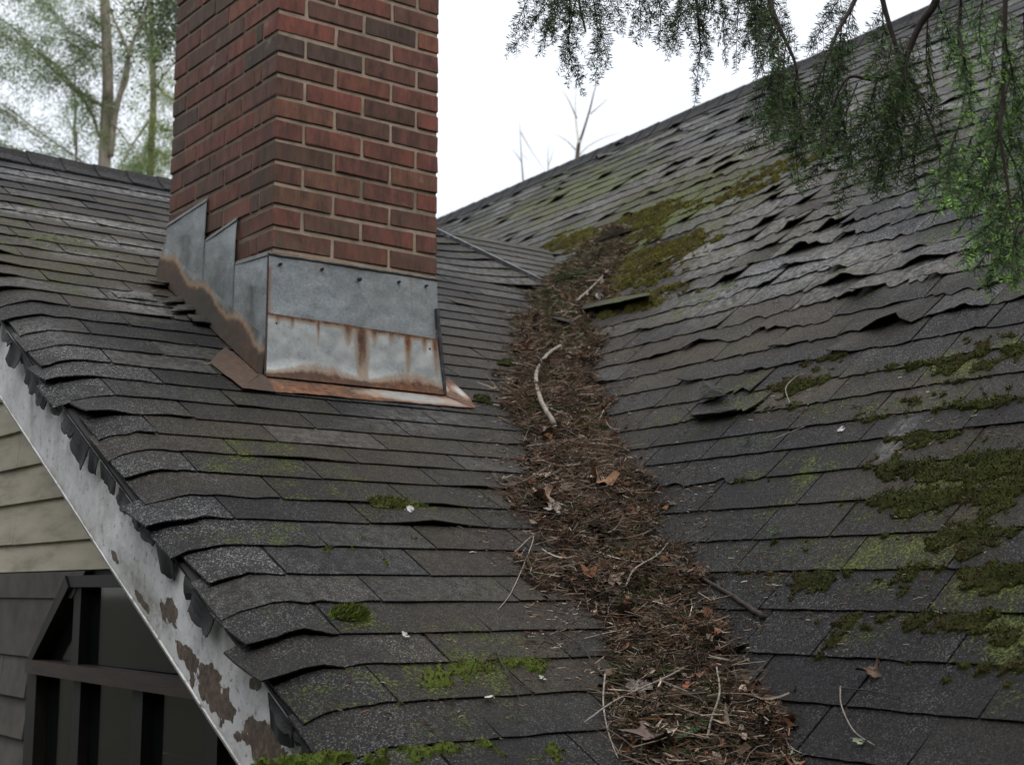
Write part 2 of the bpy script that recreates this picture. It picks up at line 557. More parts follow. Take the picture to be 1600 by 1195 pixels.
M_GLASS = m

# ------------------------------------------------------------------ roof geometry
PA = math.radians(29.2)
NA = np.array([0, -math.sin(PA), math.cos(PA)])
P0 = np.array([1.836, 3.56, 0.6116])
dA = NA @ P0
OA = np.array([0.0, 0.0, dA / math.cos(PA)])
A1 = np.array([1.0, 0, 0])
A2 = np.array([0, math.cos(PA), math.sin(PA)])
V1 = hit(850, 400, NA, dA)
V2 = hit(1080, 1195, NA, dA)
DV = nrm(V1 - V2)                        # up the valley
CB = R @ nrm([-660 - CX, -HH, F])        # course direction of the right roof (away, left)
NB = nrm(np.cross(CB, DV))
NB = NB * np.sign(NB[2])
dB = NB @ V1
UB = np.cross(NB, CB)
UB = UB * np.sign(UB[2])
OB = NB * dB


class Plane:
    def __init__(s, O, e1, e2, n):
        s.O, s.e1, s.e2, s.n = O, e1, e2, n
        s.d = n @ O

    def P(s, a, b, h=0.0):
        a = np.asarray(a, float)[..., None]; b = np.asarray(b, float)[..., None]
        h = np.broadcast_to(np.asarray(h, float), a.shape[:-1])[..., None]
        return s.O + a * s.e1 + b * s.e2 + h * s.n

    def ab(s, P):
        q = np.asarray(P) - s.O
        return q @ s.e1, q @ s.e2

    def at(s, x, y):
        return s.ab(hit(x, y, s.n, s.d))


# right roof: e1 points towards the camera end so that e1 x e2 = n
eB1 = CB if np.cross(CB, UB) @ NB > 0 else -CB
PLA = Plane(OA, A1, A2, NA)
PLB = Plane(OB, eB1, UB, NB)
va, vb = PLA.ab(V1), PLA.ab(V2)


def valley_A(v):        # X of the valley at slope height v on the front roof
    t = (v - vb[1]) / (va[1] - vb[1])
    return vb[0] + t * (va[0] - vb[0])


wa, wb = PLB.ab(V1), PLB.ab(V2)


def valley_B(u):
    t = (u - wb[1]) / (wa[1] - wb[1])
    return wb[0] + t * (wa[0] - wb[0])


RAKE = 1.20
RIDGE_A = PLA.at(262, 292)[1]
RIDGE_B = 0.5 * (PLB.at(760, 318)[1] + PLB.at(1240, 109)[1])
sgnB = 1.0 if wa[0] < PLB.at(1400, 700)[0] else -1.0     # which way along e1 the right roof runs from the valley


def surf(x, y, lift=0.0):
    """point of the roof seen at photo pixel (x, y)"""
    r = ray(x, y)
    ta = dA / (NA @ r); tb = dB / (NB @ r)
    if tb <= 0 or (0 < ta < tb): return r * ta + NA * lift, NA
    return r * tb + NB * lift, NB


def field(P2, patches):
    """sum of soft ellipses given in photo pixels: (cx, cy, rx, ry, deg, strength)"""
    o = np.zeros(len(P2))
    for cx, cy, rx, ry, dg, s in patches:
        a = math.radians(dg)
        dx = P2[:, 0] - cx; dy = P2[:, 1] - cy
        u = (dx * math.cos(a) + dy * math.sin(a)) / rx
        v = (-dx * math.sin(a) + dy * math.cos(a)) / ry
        o = np.maximum(o, s * np.clip(1.35 - np.sqrt(u * u + v * v) * 0.95, 0, 1))
    return o


FILM = [(1430, 790, 280, 220, 0, .64), (1250, 610, 260, 110, -8, .42), (1060, 320, 300, 66, -22, .72), (1200, 440, 250, 70, -15, .42), (560, 800, 320, 150, 0, .34), (300, 600, 220, 80, 10, .25), (110, 400, 220, 90, 8, .5),
        (700, 1080, 270, 120, 0, .55), (1450, 250, 250, 160, -20, .35), (900, 300, 220, 40, -24, .8), (400, 720, 160, 60, 0, .45), (1500, 1080, 180, 90, 0, .4)]
MOSS = [(1085, 325, 125, 24, -22, 1), (1040, 402, 62, 18, -18, 1), (965, 476, 85, 13, -10, 1), (960, 285, 75, 10, -24, .85), (850, 322, 60, 9, -24, .75), (1010, 262, 50, 8, -24, .7), (1160, 300, 60, 9, -22, .8), (905, 355, 60, 10, -20, .8), (1000, 372, 40, 10, -18, .8), (1010, 345, 60, 12, -20, .9),
        (1230, 262, 60, 10, -20, .6), (900, 380, 40, 12, -10, .8), (990, 440, 60, 14, -12, .7),
        (1490, 570, 80, 20, -8, .8), (1560, 540, 60, 15, -8, .7), (1400, 640, 60, 16, -8, .6), (1250, 605, 60, 18, -35, .65), (1430, 575, 60, 14, -10, .6),
        (1550, 630, 60, 18, -5, .8), (1460, 690, 80, 14, -5, .8), (1500, 735, 120, 26, -3, .95), (1440, 790, 85, 24, 0, .95), (1560, 780, 60, 34, -20, .9),
        (1320, 740, 40, 12, 0, .4), (1170, 745, 40, 9, -3, .6), (1530, 845, 110, 38, 0, .8), (1240, 865, 35, 14, 0, .5), (1340, 915, 120, 24, 3, .85),
        (1550, 910, 70, 32, 0, .9), (1480, 980, 130, 20, 2, 1), (1580, 1010, 36, 55, 0, 1), (1350, 990, 45, 12, 5, .6), (1520, 1055, 90, 30, 0, .5),
        (1320, 990, 8, 40, 45, .8), (1395, 1055, 20, 12, 0, .4), (1080, 610, 40, 6, -8, .3), (1200, 440, 60, 8, -15, .4), (1120, 500, 70, 8, -15, .35),
        (290, 752, 70, 22, 3, .72), (330, 790, 50, 20, 0, .35), (620, 790, 40, 14, 0, .6), (590, 862, 80, 30, 0, .62), (660, 830, 60, 24, 0, .5), (560, 965, 34, 13, 8, 1.0),
        (720, 1060, 130, 34, -6, .85), (640, 1110, 140, 40, -5, .55), (800, 1060, 50, 40, 0, .5), (620, 1180, 200, 22, -3, .7), (850, 1180, 80, 20, 0, .6),
        (95, 425, 70, 16, 8, .6), (55, 395, 60, 10, 8, .5), (100, 450, 90, 14, 8, .4), (40, 300, 120, 10, 8, .5), (230, 500, 60, 12, 10, .4), (700, 745, 60, 20, 0, .3),
        (500, 700, 160, 20, 3, .25), (380, 560, 120, 30, 12, .3), (440, 790, 150, 50, 3, .35), (760, 900, 60, 50, 0, .3)]
BROWN = [(560, 700, 300, 80, 3, .45), (700, 790, 200, 140, 0, .45), (740, 560, 80, 120, 0, .5), (150, 400, 260, 80, 8, .8), (800, 1000, 220, 140, 0, .45),
         (1050, 300, 300, 60, -22, .8), (1180, 360, 170, 45, -25, 1), (1000, 560, 90, 130, 0, .45), (1180, 520, 240, 60, -14, .75), (1320, 470, 200, 60, -16, .5),
         (1250, 610, 90, 30, -25, 1), (1400, 620, 160, 40, -8, .6), (1480, 770, 200, 150, 0, .45), (1400, 180, 300, 80, -20, .45), (880, 320, 160, 30, -24, .8), (640, 1110, 220, 60, -4, .3)]
PALE = [(100, 340, 170, 7, 9, 1), (200, 385, 130, 7, 9, .9), (60, 278, 120, 7, 8, .7), (200, 300, 110, 6, 9, .6), (40, 272, 60, 8, 8, .6), (205, 466, 45, 12, 14, .9),
        (130, 400, 60, 7, 8, .7), (220, 480, 60, 14, 12, .7), (60, 520, 60, 20, 10, .3), (1120, 400, 60, 25, -20, .6), (1200, 300, 200, 40, -24, .35), (1240, 430, 200, 24, -12, .75),
        (1320, 400, 90, 14, -12, .8), (1130, 470, 110, 16, -16, .7), (1480, 400, 120, 30, -14, .45), (1400, 150, 260, 60, -22, .4), (1060, 215, 60, 12, -24, .5), (940, 300, 200, 20, -24, .3),
        (1400, 685, 12, 34, 35, 1), (640, 655, 90, 22, 3, .35), (780, 420, 90, 30, 8, .4)]


def wear_light(P, tone, db=0.0, dp=0.0, dm=0.0):
    q = px(P)
    w = np.zeros((len(P), 4))
    w[:, 0] = np.maximum(field(q, MOSS), field(q, FILM)); w[:, 1] = field(q, BROWN); w[:, 2] = field(q, PALE); w[:, 3] = tone
    w[:, 0] = np.clip(w[:, 0] + dm * (w[:, 0] > .05), 0, 1.2); w[:, 1] = np.clip(w[:, 1] + db, 0, 1); w[:, 2] = np.clip(w[:, 2] + dp, 0, 1)
    return w


def tab_mesh(pl, x0, x1, v0, v1, tone, org, clampf, lift=0.0, base=0.0065, curl=0.0, curlx=0.5, rag=0.004, wave=0.0, nx=6, ny=3, bend=None, thick=0.0036, seed=0.0, slant=0.0, var=(0, 0, 0), skew=0.0, fine=0.0):
    nx1, ny1 = nx + 1, ny + 1
    s = np.linspace(0, 1, nx1); t = np.linspace(0, 1, ny1)
    S, T = np.meshgrid(s, t)            # rows up the slope
    X = x0 + (x1 - x0) * S
    rg = np.array([mnoise.noise(Vector((x * 17 + seed, seed, v0 * 3))) + 0.6 * mnoise.noise(Vector((x * 61, seed, v0))) + .35 * mnoise.noise(Vector((x * 140, seed, v0))) for x in X[0]])
    Vv = v0 + (v1 - v0) * T + (1 - T) * rg * rag
    X = X + slant * T
    Vv = Vv + skew * (S - .5) * (1 - T)
    Xc = clampf(X, Vv)
    depth = (v1 - v0)
    H = lift + base * (1 - T) + 0.0012
    wv = np.array([mnoise.noise(Vector((x * 9 + 7 * seed, 5.1, v0 * 2))) for x in x0 + (x1 - x0) * s])
    H = H + wave * np.maximum(wv[None, :], -0.25) * (1 - T) ** 1.4
    H = H + curl * np.exp(-((S - curlx) / 0.24) ** 2) * (1 - T) ** 2.2
    if fine:
        w2 = np.array([mnoise.noise(Vector((x * 27 + seed, 9.1, v0 * 5))) for x in x0 + (x1 - x0) * s])
        H = H + fine * np.maximum(w2[None, :], -.1) * (1 - T) ** 1.2
    if bend is not None: H = H + bend(Xc, T)
    top = pl.P(Xc.ravel(), Vv.ravel(), H.ravel())
    bot = pl.P(Xc.ravel(), Vv.ravel(), H.ravel() - thick)
    n = nx1 * ny1
    V = np.concatenate([top, bot])
    f = []
    id_ = lambda i, j: j * nx1 + i
    for j in range(ny):
        for i in range(nx):
            a, b, c, d = id_(i, j), id_(i + 1, j), id_(i + 1, j + 1), id_(i, j + 1)
            f.append((a, b, c, d)); f.append((n + d, n + c, n + b, n + a))
    for i in range(nx):
        a, b = id_(i, 0), id_(i + 1, 0)
        f.append((a, n + a, n + b, b))
    for j in range(ny):
        a, b = id_(0, j), id_(0, j + 1)
        f.append((a, b, n + b, n + a))
        a, b = id_(nx, j), id_(nx, j + 1)
        f.append((a, n + a, n + b, b))
    V = V
    return V, f, wear_light(V, tone, *var)


def place_tabs(root, tabs, name, mat, limit=298):
    """tabs: (V, faces, wear). The largest in view become objects, the rest one part."""
    org = L(root)
    scored = []
    for V, f, a in tabs:
        q = px(V); c = V @ R
        if c[:, 2].min() < 0.2: size = 0
        else:
            x0, y0 = q.min(0); x1, y1 = q.max(0)
            size = (x1 - x0) * (y1 - y0)
            if x1 < 0 or x0 > 1600 or y1 < 0 or y0 > 1195: size *= 0.001
        scored.append(size)
    order = np.argsort(-np.array(scored))
    big, rest = order[:limit], order[limit:]
    for i in big:
        V, f, a = tabs[i]
        obj(name, mesh(name, V, f, mat, {'wear_light': a}, org=org), root)
    if len(rest):
        Vs = []; Fs = []; As = []; o = 0
        for i in rest:
            V, f, a = tabs[i]
            Vs.append(V); As.append(a); Fs += [tuple(k + o for k in q) for q in f]; o += len(V)
        o_ = obj(name + 's_far', mesh(name, np.concatenate(Vs), Fs, mat, {'wear_light': np.concatenate(As)}, org=org), root)
        o_.name = 'shingle_field'
        tag(o_, kind='stuff')


# ------------------------------------------------------------------ setting
g0 = -3.2
gv = np.array([[-900, -900, g0], [900, -900, g0], [900, 900, g0], [-900, 900, g0]])
tag(obj('ground', mesh('ground', gv, [(0, 1, 2, 3)], M_GRAVEL)), kind='structure')

# ------------------------------------------------------------------ front roof (A)
rootA = empty('front_roof', (RAKE, 2.0, -0.3), 'dark grey asphalt shingle roof slope in front of and around the brick chimney, ragged along its left edge', 'roof')
oA = L(rootA)


def slab(name, pl, ab, h0, h1, mat, parent):
    n = len(ab)
    a = np.array([p[0] for p in ab]); b = np.array([p[1] for p in ab])
    V = np.concatenate([pl.P(a, b, h0), pl.P(a, b, h1)])
    f = [tuple(reversed(range(n))), tuple(range(n, 2 * n))] + [(i, (i + 1) % n, n + (i + 1) % n, n + i) for i in range(n)]
    return obj(name, mesh(name, V, f, mat, org=L(parent)), parent)


VLOW = PLA.at(800, 1195)[1] - 0.55
slab('roof_deck', PLA, [(RAKE + 0.10, VLOW), (valley_A(VLOW) + 0.1, VLOW), (valley_A(RIDGE_A) + 0.1, RIDGE_A), (RAKE + 0.10, RIDGE_A)], -0.03, 0.0, M_DECK, rootA)
# rear slope of the same roof, falling away behind the ridge
rp = PLA.P([RAKE + .03, valley_A(RIDGE_A) + .5], [RIDGE_A, RIDGE_A], -0.004)
back = rp + np.array([0, 2.2 * math.cos(PA), -2.2 * math.sin(PA)])
bd = np.array([0, -math.sin(PA), -math.cos(PA)]) * 0.03
bv = np.concatenate([rp, back[::-1], rp + bd, back[::-1] + bd])
obj('rear_slope', mesh('rear_slope', bv, [(0, 1, 2, 3), (7, 6, 5, 4), (0, 4, 5, 1), (1, 5, 6, 2), (2, 6, 7, 3), (3, 7, 4, 0)], M_DECK, org=oA), rootA)

# course lines read off the photograph near the camera, even spacing beyond
ys = [1180, 1105, 1042, 994, 942, 899, 854, 815, 783, 748, 720, 698, 673]
near = [PLA.at(502, y)[1] for y in ys]
near = [0.65 * v + 0.35 * (near[0] + (near[-1] - near[0]) * i / (len(near) - 1)) for i, v in enumerate(near)]
courses = [near[0] - 0.117 * k for k in (4, 3, 2, 1)] + near
while courses[-1] < RIDGE_A - 0.05: courses.append(courses[-1] + 0.1165)
pins_px = [(370 / 1.99, 67), (735 / 1.99, 87), (1355 / 1.99, 135), (610 / 1.99, 130), (975 / 1.99, 148), (490 / 1.99, 172), (855 / 1.99, 187), (1190 / 1.99, 207), (745 / 1.99, 243), (1100 / 1.99, 248), (1430 / 1.99, 268),
           (620 / 1.99, 300), (1000 / 1.99, 310), (1350 / 1.99, 318), (870 / 1.99, 367), (1255 / 1.99, 370), (725 / 1.99, 432), (1490 / 1.99, 435), (1010 / 1.99, 515), (885 / 1.99, 605), (1320 / 1.99, 597), (1185 / 1.99, 692), (1585 / 1.99, 665),
           (1055 / 1.99, 795), (1510 / 1.99, 770), (1400 / 1.99, 885), (1240 / 1.99, 1010)]
pins = {}
for x, yz in pins_px:
    a, b = PLA.at(x, 595 + yz / 1.99)
    k = int(np.argmin([abs(b - c) for c in courses]))
    pins.setdefault(k, []).append(a)

# raised later layer of roofing behind the chimney, with a metal edge
EDGE0 = PLA.at(838, 452)
EDGE1 = PLA.at(640, 355)
LIFT2 = 0.045


def edge_x(v):
    t = (v - EDGE0[1]) / (EDGE1[1] - EDGE0[1])
    return EDGE0[0] + t * (EDGE1[0] - EDGE0[0])


CH0, CH1 = np.array([1.85, 3.56]), np.array([2.439, 4.317])      # chimney footprint
tabsA = []; tabs2 = []
vch0, vch1 = CH0[1] / math.cos(PA), CH1[1] / math.cos(PA)
for k, v in enumerate(courses):
    top = (courses[k + 1] if k + 1 < len(courses) else v + 0.117)
    if v > RIDGE_A - 0.03: break
    vt = min(top + 0.04, RIDGE_A)
    xend = valley_A(v) + 0.02
    xs = sorted(pins.get(k, []))
    x_left = RAKE - 0.022 + rnd.uniform(-0.024, 0.022)
    cuts = [x_left]
    if xs:
        while xs[0] - cuts[-1] > 0.46: cuts.append(cuts[-1] + 0.31 * rnd.uniform(.85, 1.1))
        for x in xs:
            if x - cuts[-1] > 0.12:
                while x - cuts[-1] > 0.5: cuts.append(cuts[-1] + (x - cuts[-1]) / round((x - cuts[-1]) / 0.3))
                cuts.append(x)
    else:
        cuts.append(x_left + (0.16 if k % 2 else 0.31) * rnd.uniform(.8, 1.15) + 0.05)
    while cuts[-1] < xend + 0.1: cuts.append(cuts[-1] + 0.305 * rnd.uniform(.88, 1.12))
    dropk = 1.0
    upk = rnd.choice([0, 0, 0, .06, .14, .2])
    for i in range(len(cuts) - 1):
        x0, x1 = cuts[i] + (0.0025 if i else 0), cuts[i + 1] - 0.0025
        if x0 > xend: break
        if x0 > CH0[0] + .03 and x1 < CH1[0] - .03 and v > vch0 + .03 and vt < vch1 - .03: continue
        xm = 0.5 * (x0 + x1)
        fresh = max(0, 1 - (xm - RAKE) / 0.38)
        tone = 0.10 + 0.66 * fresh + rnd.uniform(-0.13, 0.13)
        nearrake = i == 0
        cur = 0.0; cx_ = 0.5; wv = 0.0018
        qx, qy = px(PLA.P(np.array([xm]), np.array([v])))[0]
        if qx < 330 and qy < 560: wv = 0.0035; tone += rnd.uniform(-.1, .1)
        if rnd.random() < 0.07: cur = rnd.uniform(0.003, 0.007); cx_ = rnd.random()
        if abs(qx - 690) < 90 and abs(qy - 815) < 14: cur, cx_ = 0.013, 0.5
        if qx < 230 and 388 < qy < 402: cur, cx_ = 0.016, 0.5

        def bend(X, T, dk=dropk, up_=upk):
            d = np.maximum(0, RAKE + 0.115 - X)
            return -2.0 * d * d + up_ * d * (1 - T) ** 1.5
        raised = lambda X, Vv: np.clip(X, x_left - .1, np.minimum(valley_A(Vv) + 0.012, np.where(Vv > EDGE0[1], np.maximum(edge_x(Vv) + 0.05, 0), 99)))
        xr = edge_x(v) if v > EDGE0[1] else 1e9
        if x0 < min(xend, xr + 0.05):
            lift_curve = None
            # courses sweep up as they near the raised edge behind the chimney
            def bend2(X, T, b0=bend):
                h = b0(X, T)
                if v > EDGE0[1] - 0.5 and qx > 640:
                    e = edge_x(max(v, EDGE0[1]))
                    h = h + 0.035 * np.clip(1 - np.abs(X - e) / 0.45, 0, 1) ** 2 * (v > EDGE0[1] - .1)
                return h
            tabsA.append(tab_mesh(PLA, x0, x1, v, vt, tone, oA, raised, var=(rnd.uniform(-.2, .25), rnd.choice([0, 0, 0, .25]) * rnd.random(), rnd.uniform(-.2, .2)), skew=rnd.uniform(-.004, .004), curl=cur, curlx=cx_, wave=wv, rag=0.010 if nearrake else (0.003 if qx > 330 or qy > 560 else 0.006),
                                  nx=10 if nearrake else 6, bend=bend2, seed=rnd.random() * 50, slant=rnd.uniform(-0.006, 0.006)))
        if v > EDGE0[1] - 0.02 and x1 > xr and x0 < xend:
            clamp2 = lambda X, Vv: np.clip(X, edge_x(np.maximum(Vv, EDGE0[1])), valley_A(Vv) + 0.03)
            tabs2.append(tab_mesh(PLA, x0, x1, v, vt, 0.55 + rnd.uniform(-.1, .1), oA, clamp2, lift=LIFT2, wave=0.003, seed=rnd.random() * 50))
place_tabs(rootA, tabsA, 'shingle', MS)

# ridge caps of the front roof
ncap = int((valley_A(RIDGE_A) - RAKE) / 0.145) + 2
for i in range(ncap):
    x = RAKE + 0.145 * i
    prof = [(-0.115, 0.006), (-0.05, 0.012), (-0.012, 0.026)]
    V = []
    for xx, hh in ((x, 0.010), (x + 0.2, 0.003)):
        for du, dh in prof: V.append(PLA.P(np.array(xx), np.array(RIDGE_A + du), dh + hh))
        c = PLA.P(np.array(xx), np.array(RIDGE_A + 0.0), 0.03 + hh); V.append(c)
        V.append(c + np.array([0, 0.05, -0.022])); V.append(c + np.array([0, 0.11, -0.06]))
    V = np.array(V) + rng.normal(0, 0.0008, (12, 3))
    Vb = V - np.array([0, 0, 0.006])
    V = np.concatenate([V, Vb])
    f = []
    for j in range(5):
        f += [(j, j + 6, j + 7, j + 1), (12 + j, 13 + j, 19 + j, 18 + j)]
        f += [(j, j + 1, 13 + j, 12 + j), (6 + j, 18 + j, 19 + j, 7 + j)]
    f += [(0, 12, 18, 6), (5, 11, 23, 17)]
    obj('ridge_cap', mesh('ridge_cap', V, f, MS, {'wear_light': wear_light(V, 0.22)}, org=oA), rootA)

# raised roofing piece
root2 = empty('raised_roof_patch', tuple(PLA.P(np.array(EDGE0[0]), np.array(EDGE0[1]), 0)), 'wedge of newer grey shingles behind the chimney, ending in a dark metal edge', 'roof patch')
o2 = L(root2)
slab('roof_deck', PLA, [(EDGE0[0], EDGE0[1]), (valley_A(EDGE0[1]) + .02, EDGE0[1]), (valley_A(RIDGE_A) + .02, RIDGE_A + .001), (edge_x(RIDGE_A), RIDGE_A + .001)], 0.0125, LIFT2 - 0.002, M_DECK, root2)
for V, f, a in tabs2:
    if (V[:, 0].max() - V[:, 0].min()) < 0.03: continue
    obj('shingle', mesh('shingle', V, f, MS, {'wear_light': a}, org=o2), root2)
# metal drip edge: top strip and a turned-down face
M_DRIP = simple_mat('drip_edge_metal', [(0.3, (0.02, 0.02, 0.022)), (0.55, (0.05, 0.05, 0.052)), (0.75, (0.30, 0.30, 0.30))], 30, 0.35, bump=0.3)
ev0 = EDGE0[1] - 0.02; ev1 = RIDGE_A
e_dir = nrm(PLA.P(np.array(edge_x(ev1)), np.array(ev1)) - PLA.P(np.array(edge_x(ev0)), np.array(ev0)))
e_in = nrm(np.cross(NA, e_dir)); e_in = e_in * (1 if e_in @ A1 > 0 else -1)
ln = [PLA.P(np.array(edge_x(v)), np.array(v), LIFT2 + 0.012) for v in np.linspace(ev0, ev1, 9)]
V = []
for p in ln:
    for q in (p + e_in * 0.014 - NA * 0.001, p - e_in * 0.006, p - e_in * 0.010 - NA * 0.042, p + e_in * 0.002 - NA * 0.042):
        V.append(q)
f = []
for i in range(8):
    for j in range(4):
        a, b = i * 4 + j, i * 4 + (j + 1) % 4
        f.append((a, b, b + 4, a + 4))
f += [(0, 1, 2, 3), (35, 34, 33, 32)]
obj('drip_edge', mesh('drip_edge', V, f, M_DRIP, org=o2), root2)

# ------------------------------------------------------------------ right roof (B)
rootB = empty('right_roof', tuple(V2), 'large grey shingle roof slope on the right, warped and curling tabs with thick moss patches', 'roof')
oB = L(rootB)
uLow = min(PLB.at(1600, 1195)[1], PLB.at(1100, 1195)[1]) - 0.5
aFar = PLB.at(640, 380)[0]; aNear = PLB.at(1750, 900)[0]
aNear = aNear + sgnB * 1.0
aEnd = PLB.at(560, 400)[0] - sgnB * 2.0


def clampB(X, U):
    vl = valley_B(U)
    # the valley ends where the front roof's ridge meets this slope
    lim = np.where(U < wa[1] + 0.08, vl, aEnd)
    return np.maximum(X, lim) if sgnB > 0 else np.minimum(X, lim)


ridge_u_at = lambda a: RIDGE_B
poly = [(valley_B(uLow), uLow), (aNear, uLow), (aNear, RIDGE_B), (aEnd, RIDGE_B), (aEnd, wa[1] + .02), (valley_B(wa[1] + .02), wa[1] + .02)]
if sgnB < 0: poly = poly[::-1]
slab('roof_deck', PLB, poly, -0.03, 0.0, M_DECK, rootB)
# rear slope beyond the ridge
Rb = PLB.P(np.array([aNear, aEnd]), np.array([RIDGE_B, RIDGE_B]), -0.002)
hz = nrm([UB[0], UB[1], 0]); pb = math.acos(NB[2])
bk = Rb + hz * 3 * math.cos(pb) - np.array([0, 0, 3 * math.sin(pb)])
dn = np.array([0, 0, -0.03])
bv = np.concatenate([Rb, bk[::-1], Rb + dn, bk[::-1] + dn])
obj('rear_slope', mesh('rear_slope', bv, [(0, 1, 2, 3), (7, 6, 5, 4), (0, 4, 5, 1), (1, 5, 6, 2), (2, 6, 7, 3), (3, 7, 4, 0)], M_DECK, org=oB), rootB)

ysB = [1105, 1028, 952, 888, 836, 781, 731, 691, 663, 627]
nb = [PLB.at(1302, y)[1] for y in ysB]
nb = [0.6 * v + 0.4 * (nb[0] + (nb[-1] - nb[0]) * i / (len(nb) - 1)) for i, v in enumerate(nb)]
cB = [nb[0] - 0.122 * k for k in (5, 4, 3, 2, 1)] + nb
while cB[-1] < RIDGE_B: cB.append(cB[-1] + 0.121)
pinsB = {}
for x, y in ((1154, 887), (1395, 891), (1300, 838), (1184, 838), (1115, 842), (1190, 952), (1275, 1020), (1166, 1008), (1445, 965), (1325, 1105), (1253, 782), (1115, 838), (1210, 734), (1245, 1180), (1425, 1195)):
    a, b = PLB.at(x, y)
    k = int(np.argmin([abs(b - c) for c in cB]))
    pinsB.setdefault(k, []).append(a)
# damaged tabs: photo position, lift (m), where along the tab
CURL = [(1060, 205, .05, .5), (950, 235, .05, .6), (880, 285, .04, .5), (820, 320, .035, .4), (1130, 150, .03, .5), (1030, 265, .03, .7), (1150, 255, .035, .3), (1190, 365, .045, .8), (1240, 355, .05, .4),
        (1260, 385, .055, .5), (1290, 360, .05, .6), (1330, 365, .05, .4), (1365, 340, .045, .5), (1215, 400, .05, .7), (1120, 460, .045, .7), (1170, 455, .045, .3), (1300, 450, .045, .5), (1390, 450, .06, .2),
        (1430, 370, .04, .5), (1490, 380, .045, .5), (1310, 500, .04, .5), (1190, 505, .04, .6), (1140, 540, .05, .3), (1310, 530, .05, .6), (1350, 520, .05, .4), (1110, 620, .05, .5), (1120, 610, .04, .4), (1090, 655, .03, .7),
        (1290, 560, .04, .5), (1230, 520, .03, .5), (1450, 440, .035, .4), (1520, 460, .03, .5), (1260, 470, .035, .3), (1370, 420, .04, .6), (1560, 400, .03, .5), (1270, 330, .035, .5), (1150, 330, .03, .5), (1100, 745, .006, .5)]
tabsB = []
lo_a, hi_a = (aEnd, aNear) if sgnB > 0 else (aNear, aEnd)
for k, u in enumerate(cB):
    if u > RIDGE_B - 0.03: break
    ut = min((cB[k + 1] if k + 1 < len(cB) else u + .12) + 0.04, RIDGE_B)
    off = rnd.uniform(0, .3)
    ps = sorted(pinsB.get(k, []))
    cuts = [lo_a + off - 0.3]
    while True:
        nx_ = cuts[-1] + 0.285 * rnd.uniform(.75, 1.22)
        cand = [p for p in ps if cuts[-1] + 0.14 < p < cuts[-1] + 0.45]
        if cand: nx_ = cand[0]
        cuts.append(nx_)
        if nx_ > hi_a: break
    vl = valley_B(u) if u < wa[1] + .05 else aEnd
    for i in range(len(cuts) - 1):
        x0, x1 = cuts[i] + 0.0025, cuts[i + 1] - 0.0025
        if sgnB > 0 and x1 < vl - 0.05: continue
        if sgnB < 0 and x0 > vl + 0.05: continue
        mid = PLB.P(np.array([0.5 * (x0 + x1)]), np.array([u]))
        if (mid @ R)[0][2] < 0.5: continue
        q = px(mid)[0]
        if q[0] < 450 or q[0] > 1900 or q[1] > 1500 or q[1] < -400: continue
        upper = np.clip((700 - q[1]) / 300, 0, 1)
        tone = 0.14 + 0.52 * upper + rnd.uniform(-0.16, 0.16)  # light falloff painted into tone: brighter towards the ridge, darker low down
        wv = 0.0015 + 0.0035 * upper * (q[0] > 900)
        rag = 0.003 + 0.008 * upper
        cur, cxx = (0, .5)
        for (cx_, cy_, h_, w_) in CURL:
            if abs(q[0] - cx_) < 34 and abs(q[1] - cy_) < 11: cur, cxx = h_ * rnd.choice([0, .25, .45, .6]), w_; rag = 0.030
        if not cur and upper > .3 and rnd.random() < 0.26: cur, cxx = rnd.uniform(.006, .020), rnd.choice([0.0, 1.0, .5, .2, .8])
        big = abs(q[0] - 1200) < 500 and q[1] > 100
        rough = upper * (q[0] > 860) * (1 if 1000 < q[0] < 1500 and 230 < q[1] < 660 else .45)
        slip = rough * rnd.choice([0, 0, 0, .008, .016, .03]) * rnd.random()
        if rnd.random() < .035 * rough and not cur: continue            # a lost tab
        if cur: cxx = rnd.choice([0.0, .15, .6, .95, 1.0])
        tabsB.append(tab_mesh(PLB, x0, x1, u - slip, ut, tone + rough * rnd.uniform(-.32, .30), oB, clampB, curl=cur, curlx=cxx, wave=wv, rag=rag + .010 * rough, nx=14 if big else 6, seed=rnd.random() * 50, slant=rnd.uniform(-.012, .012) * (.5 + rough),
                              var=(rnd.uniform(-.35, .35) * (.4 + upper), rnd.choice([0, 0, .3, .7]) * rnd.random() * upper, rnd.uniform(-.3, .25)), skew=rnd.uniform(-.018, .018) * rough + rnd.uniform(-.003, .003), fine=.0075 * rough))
place_tabs(rootB, tabsB, 'shingle', MS)
print('tabs', len(tabsA), len(tabs2), len(tabsB), 'sgnB', sgnB)

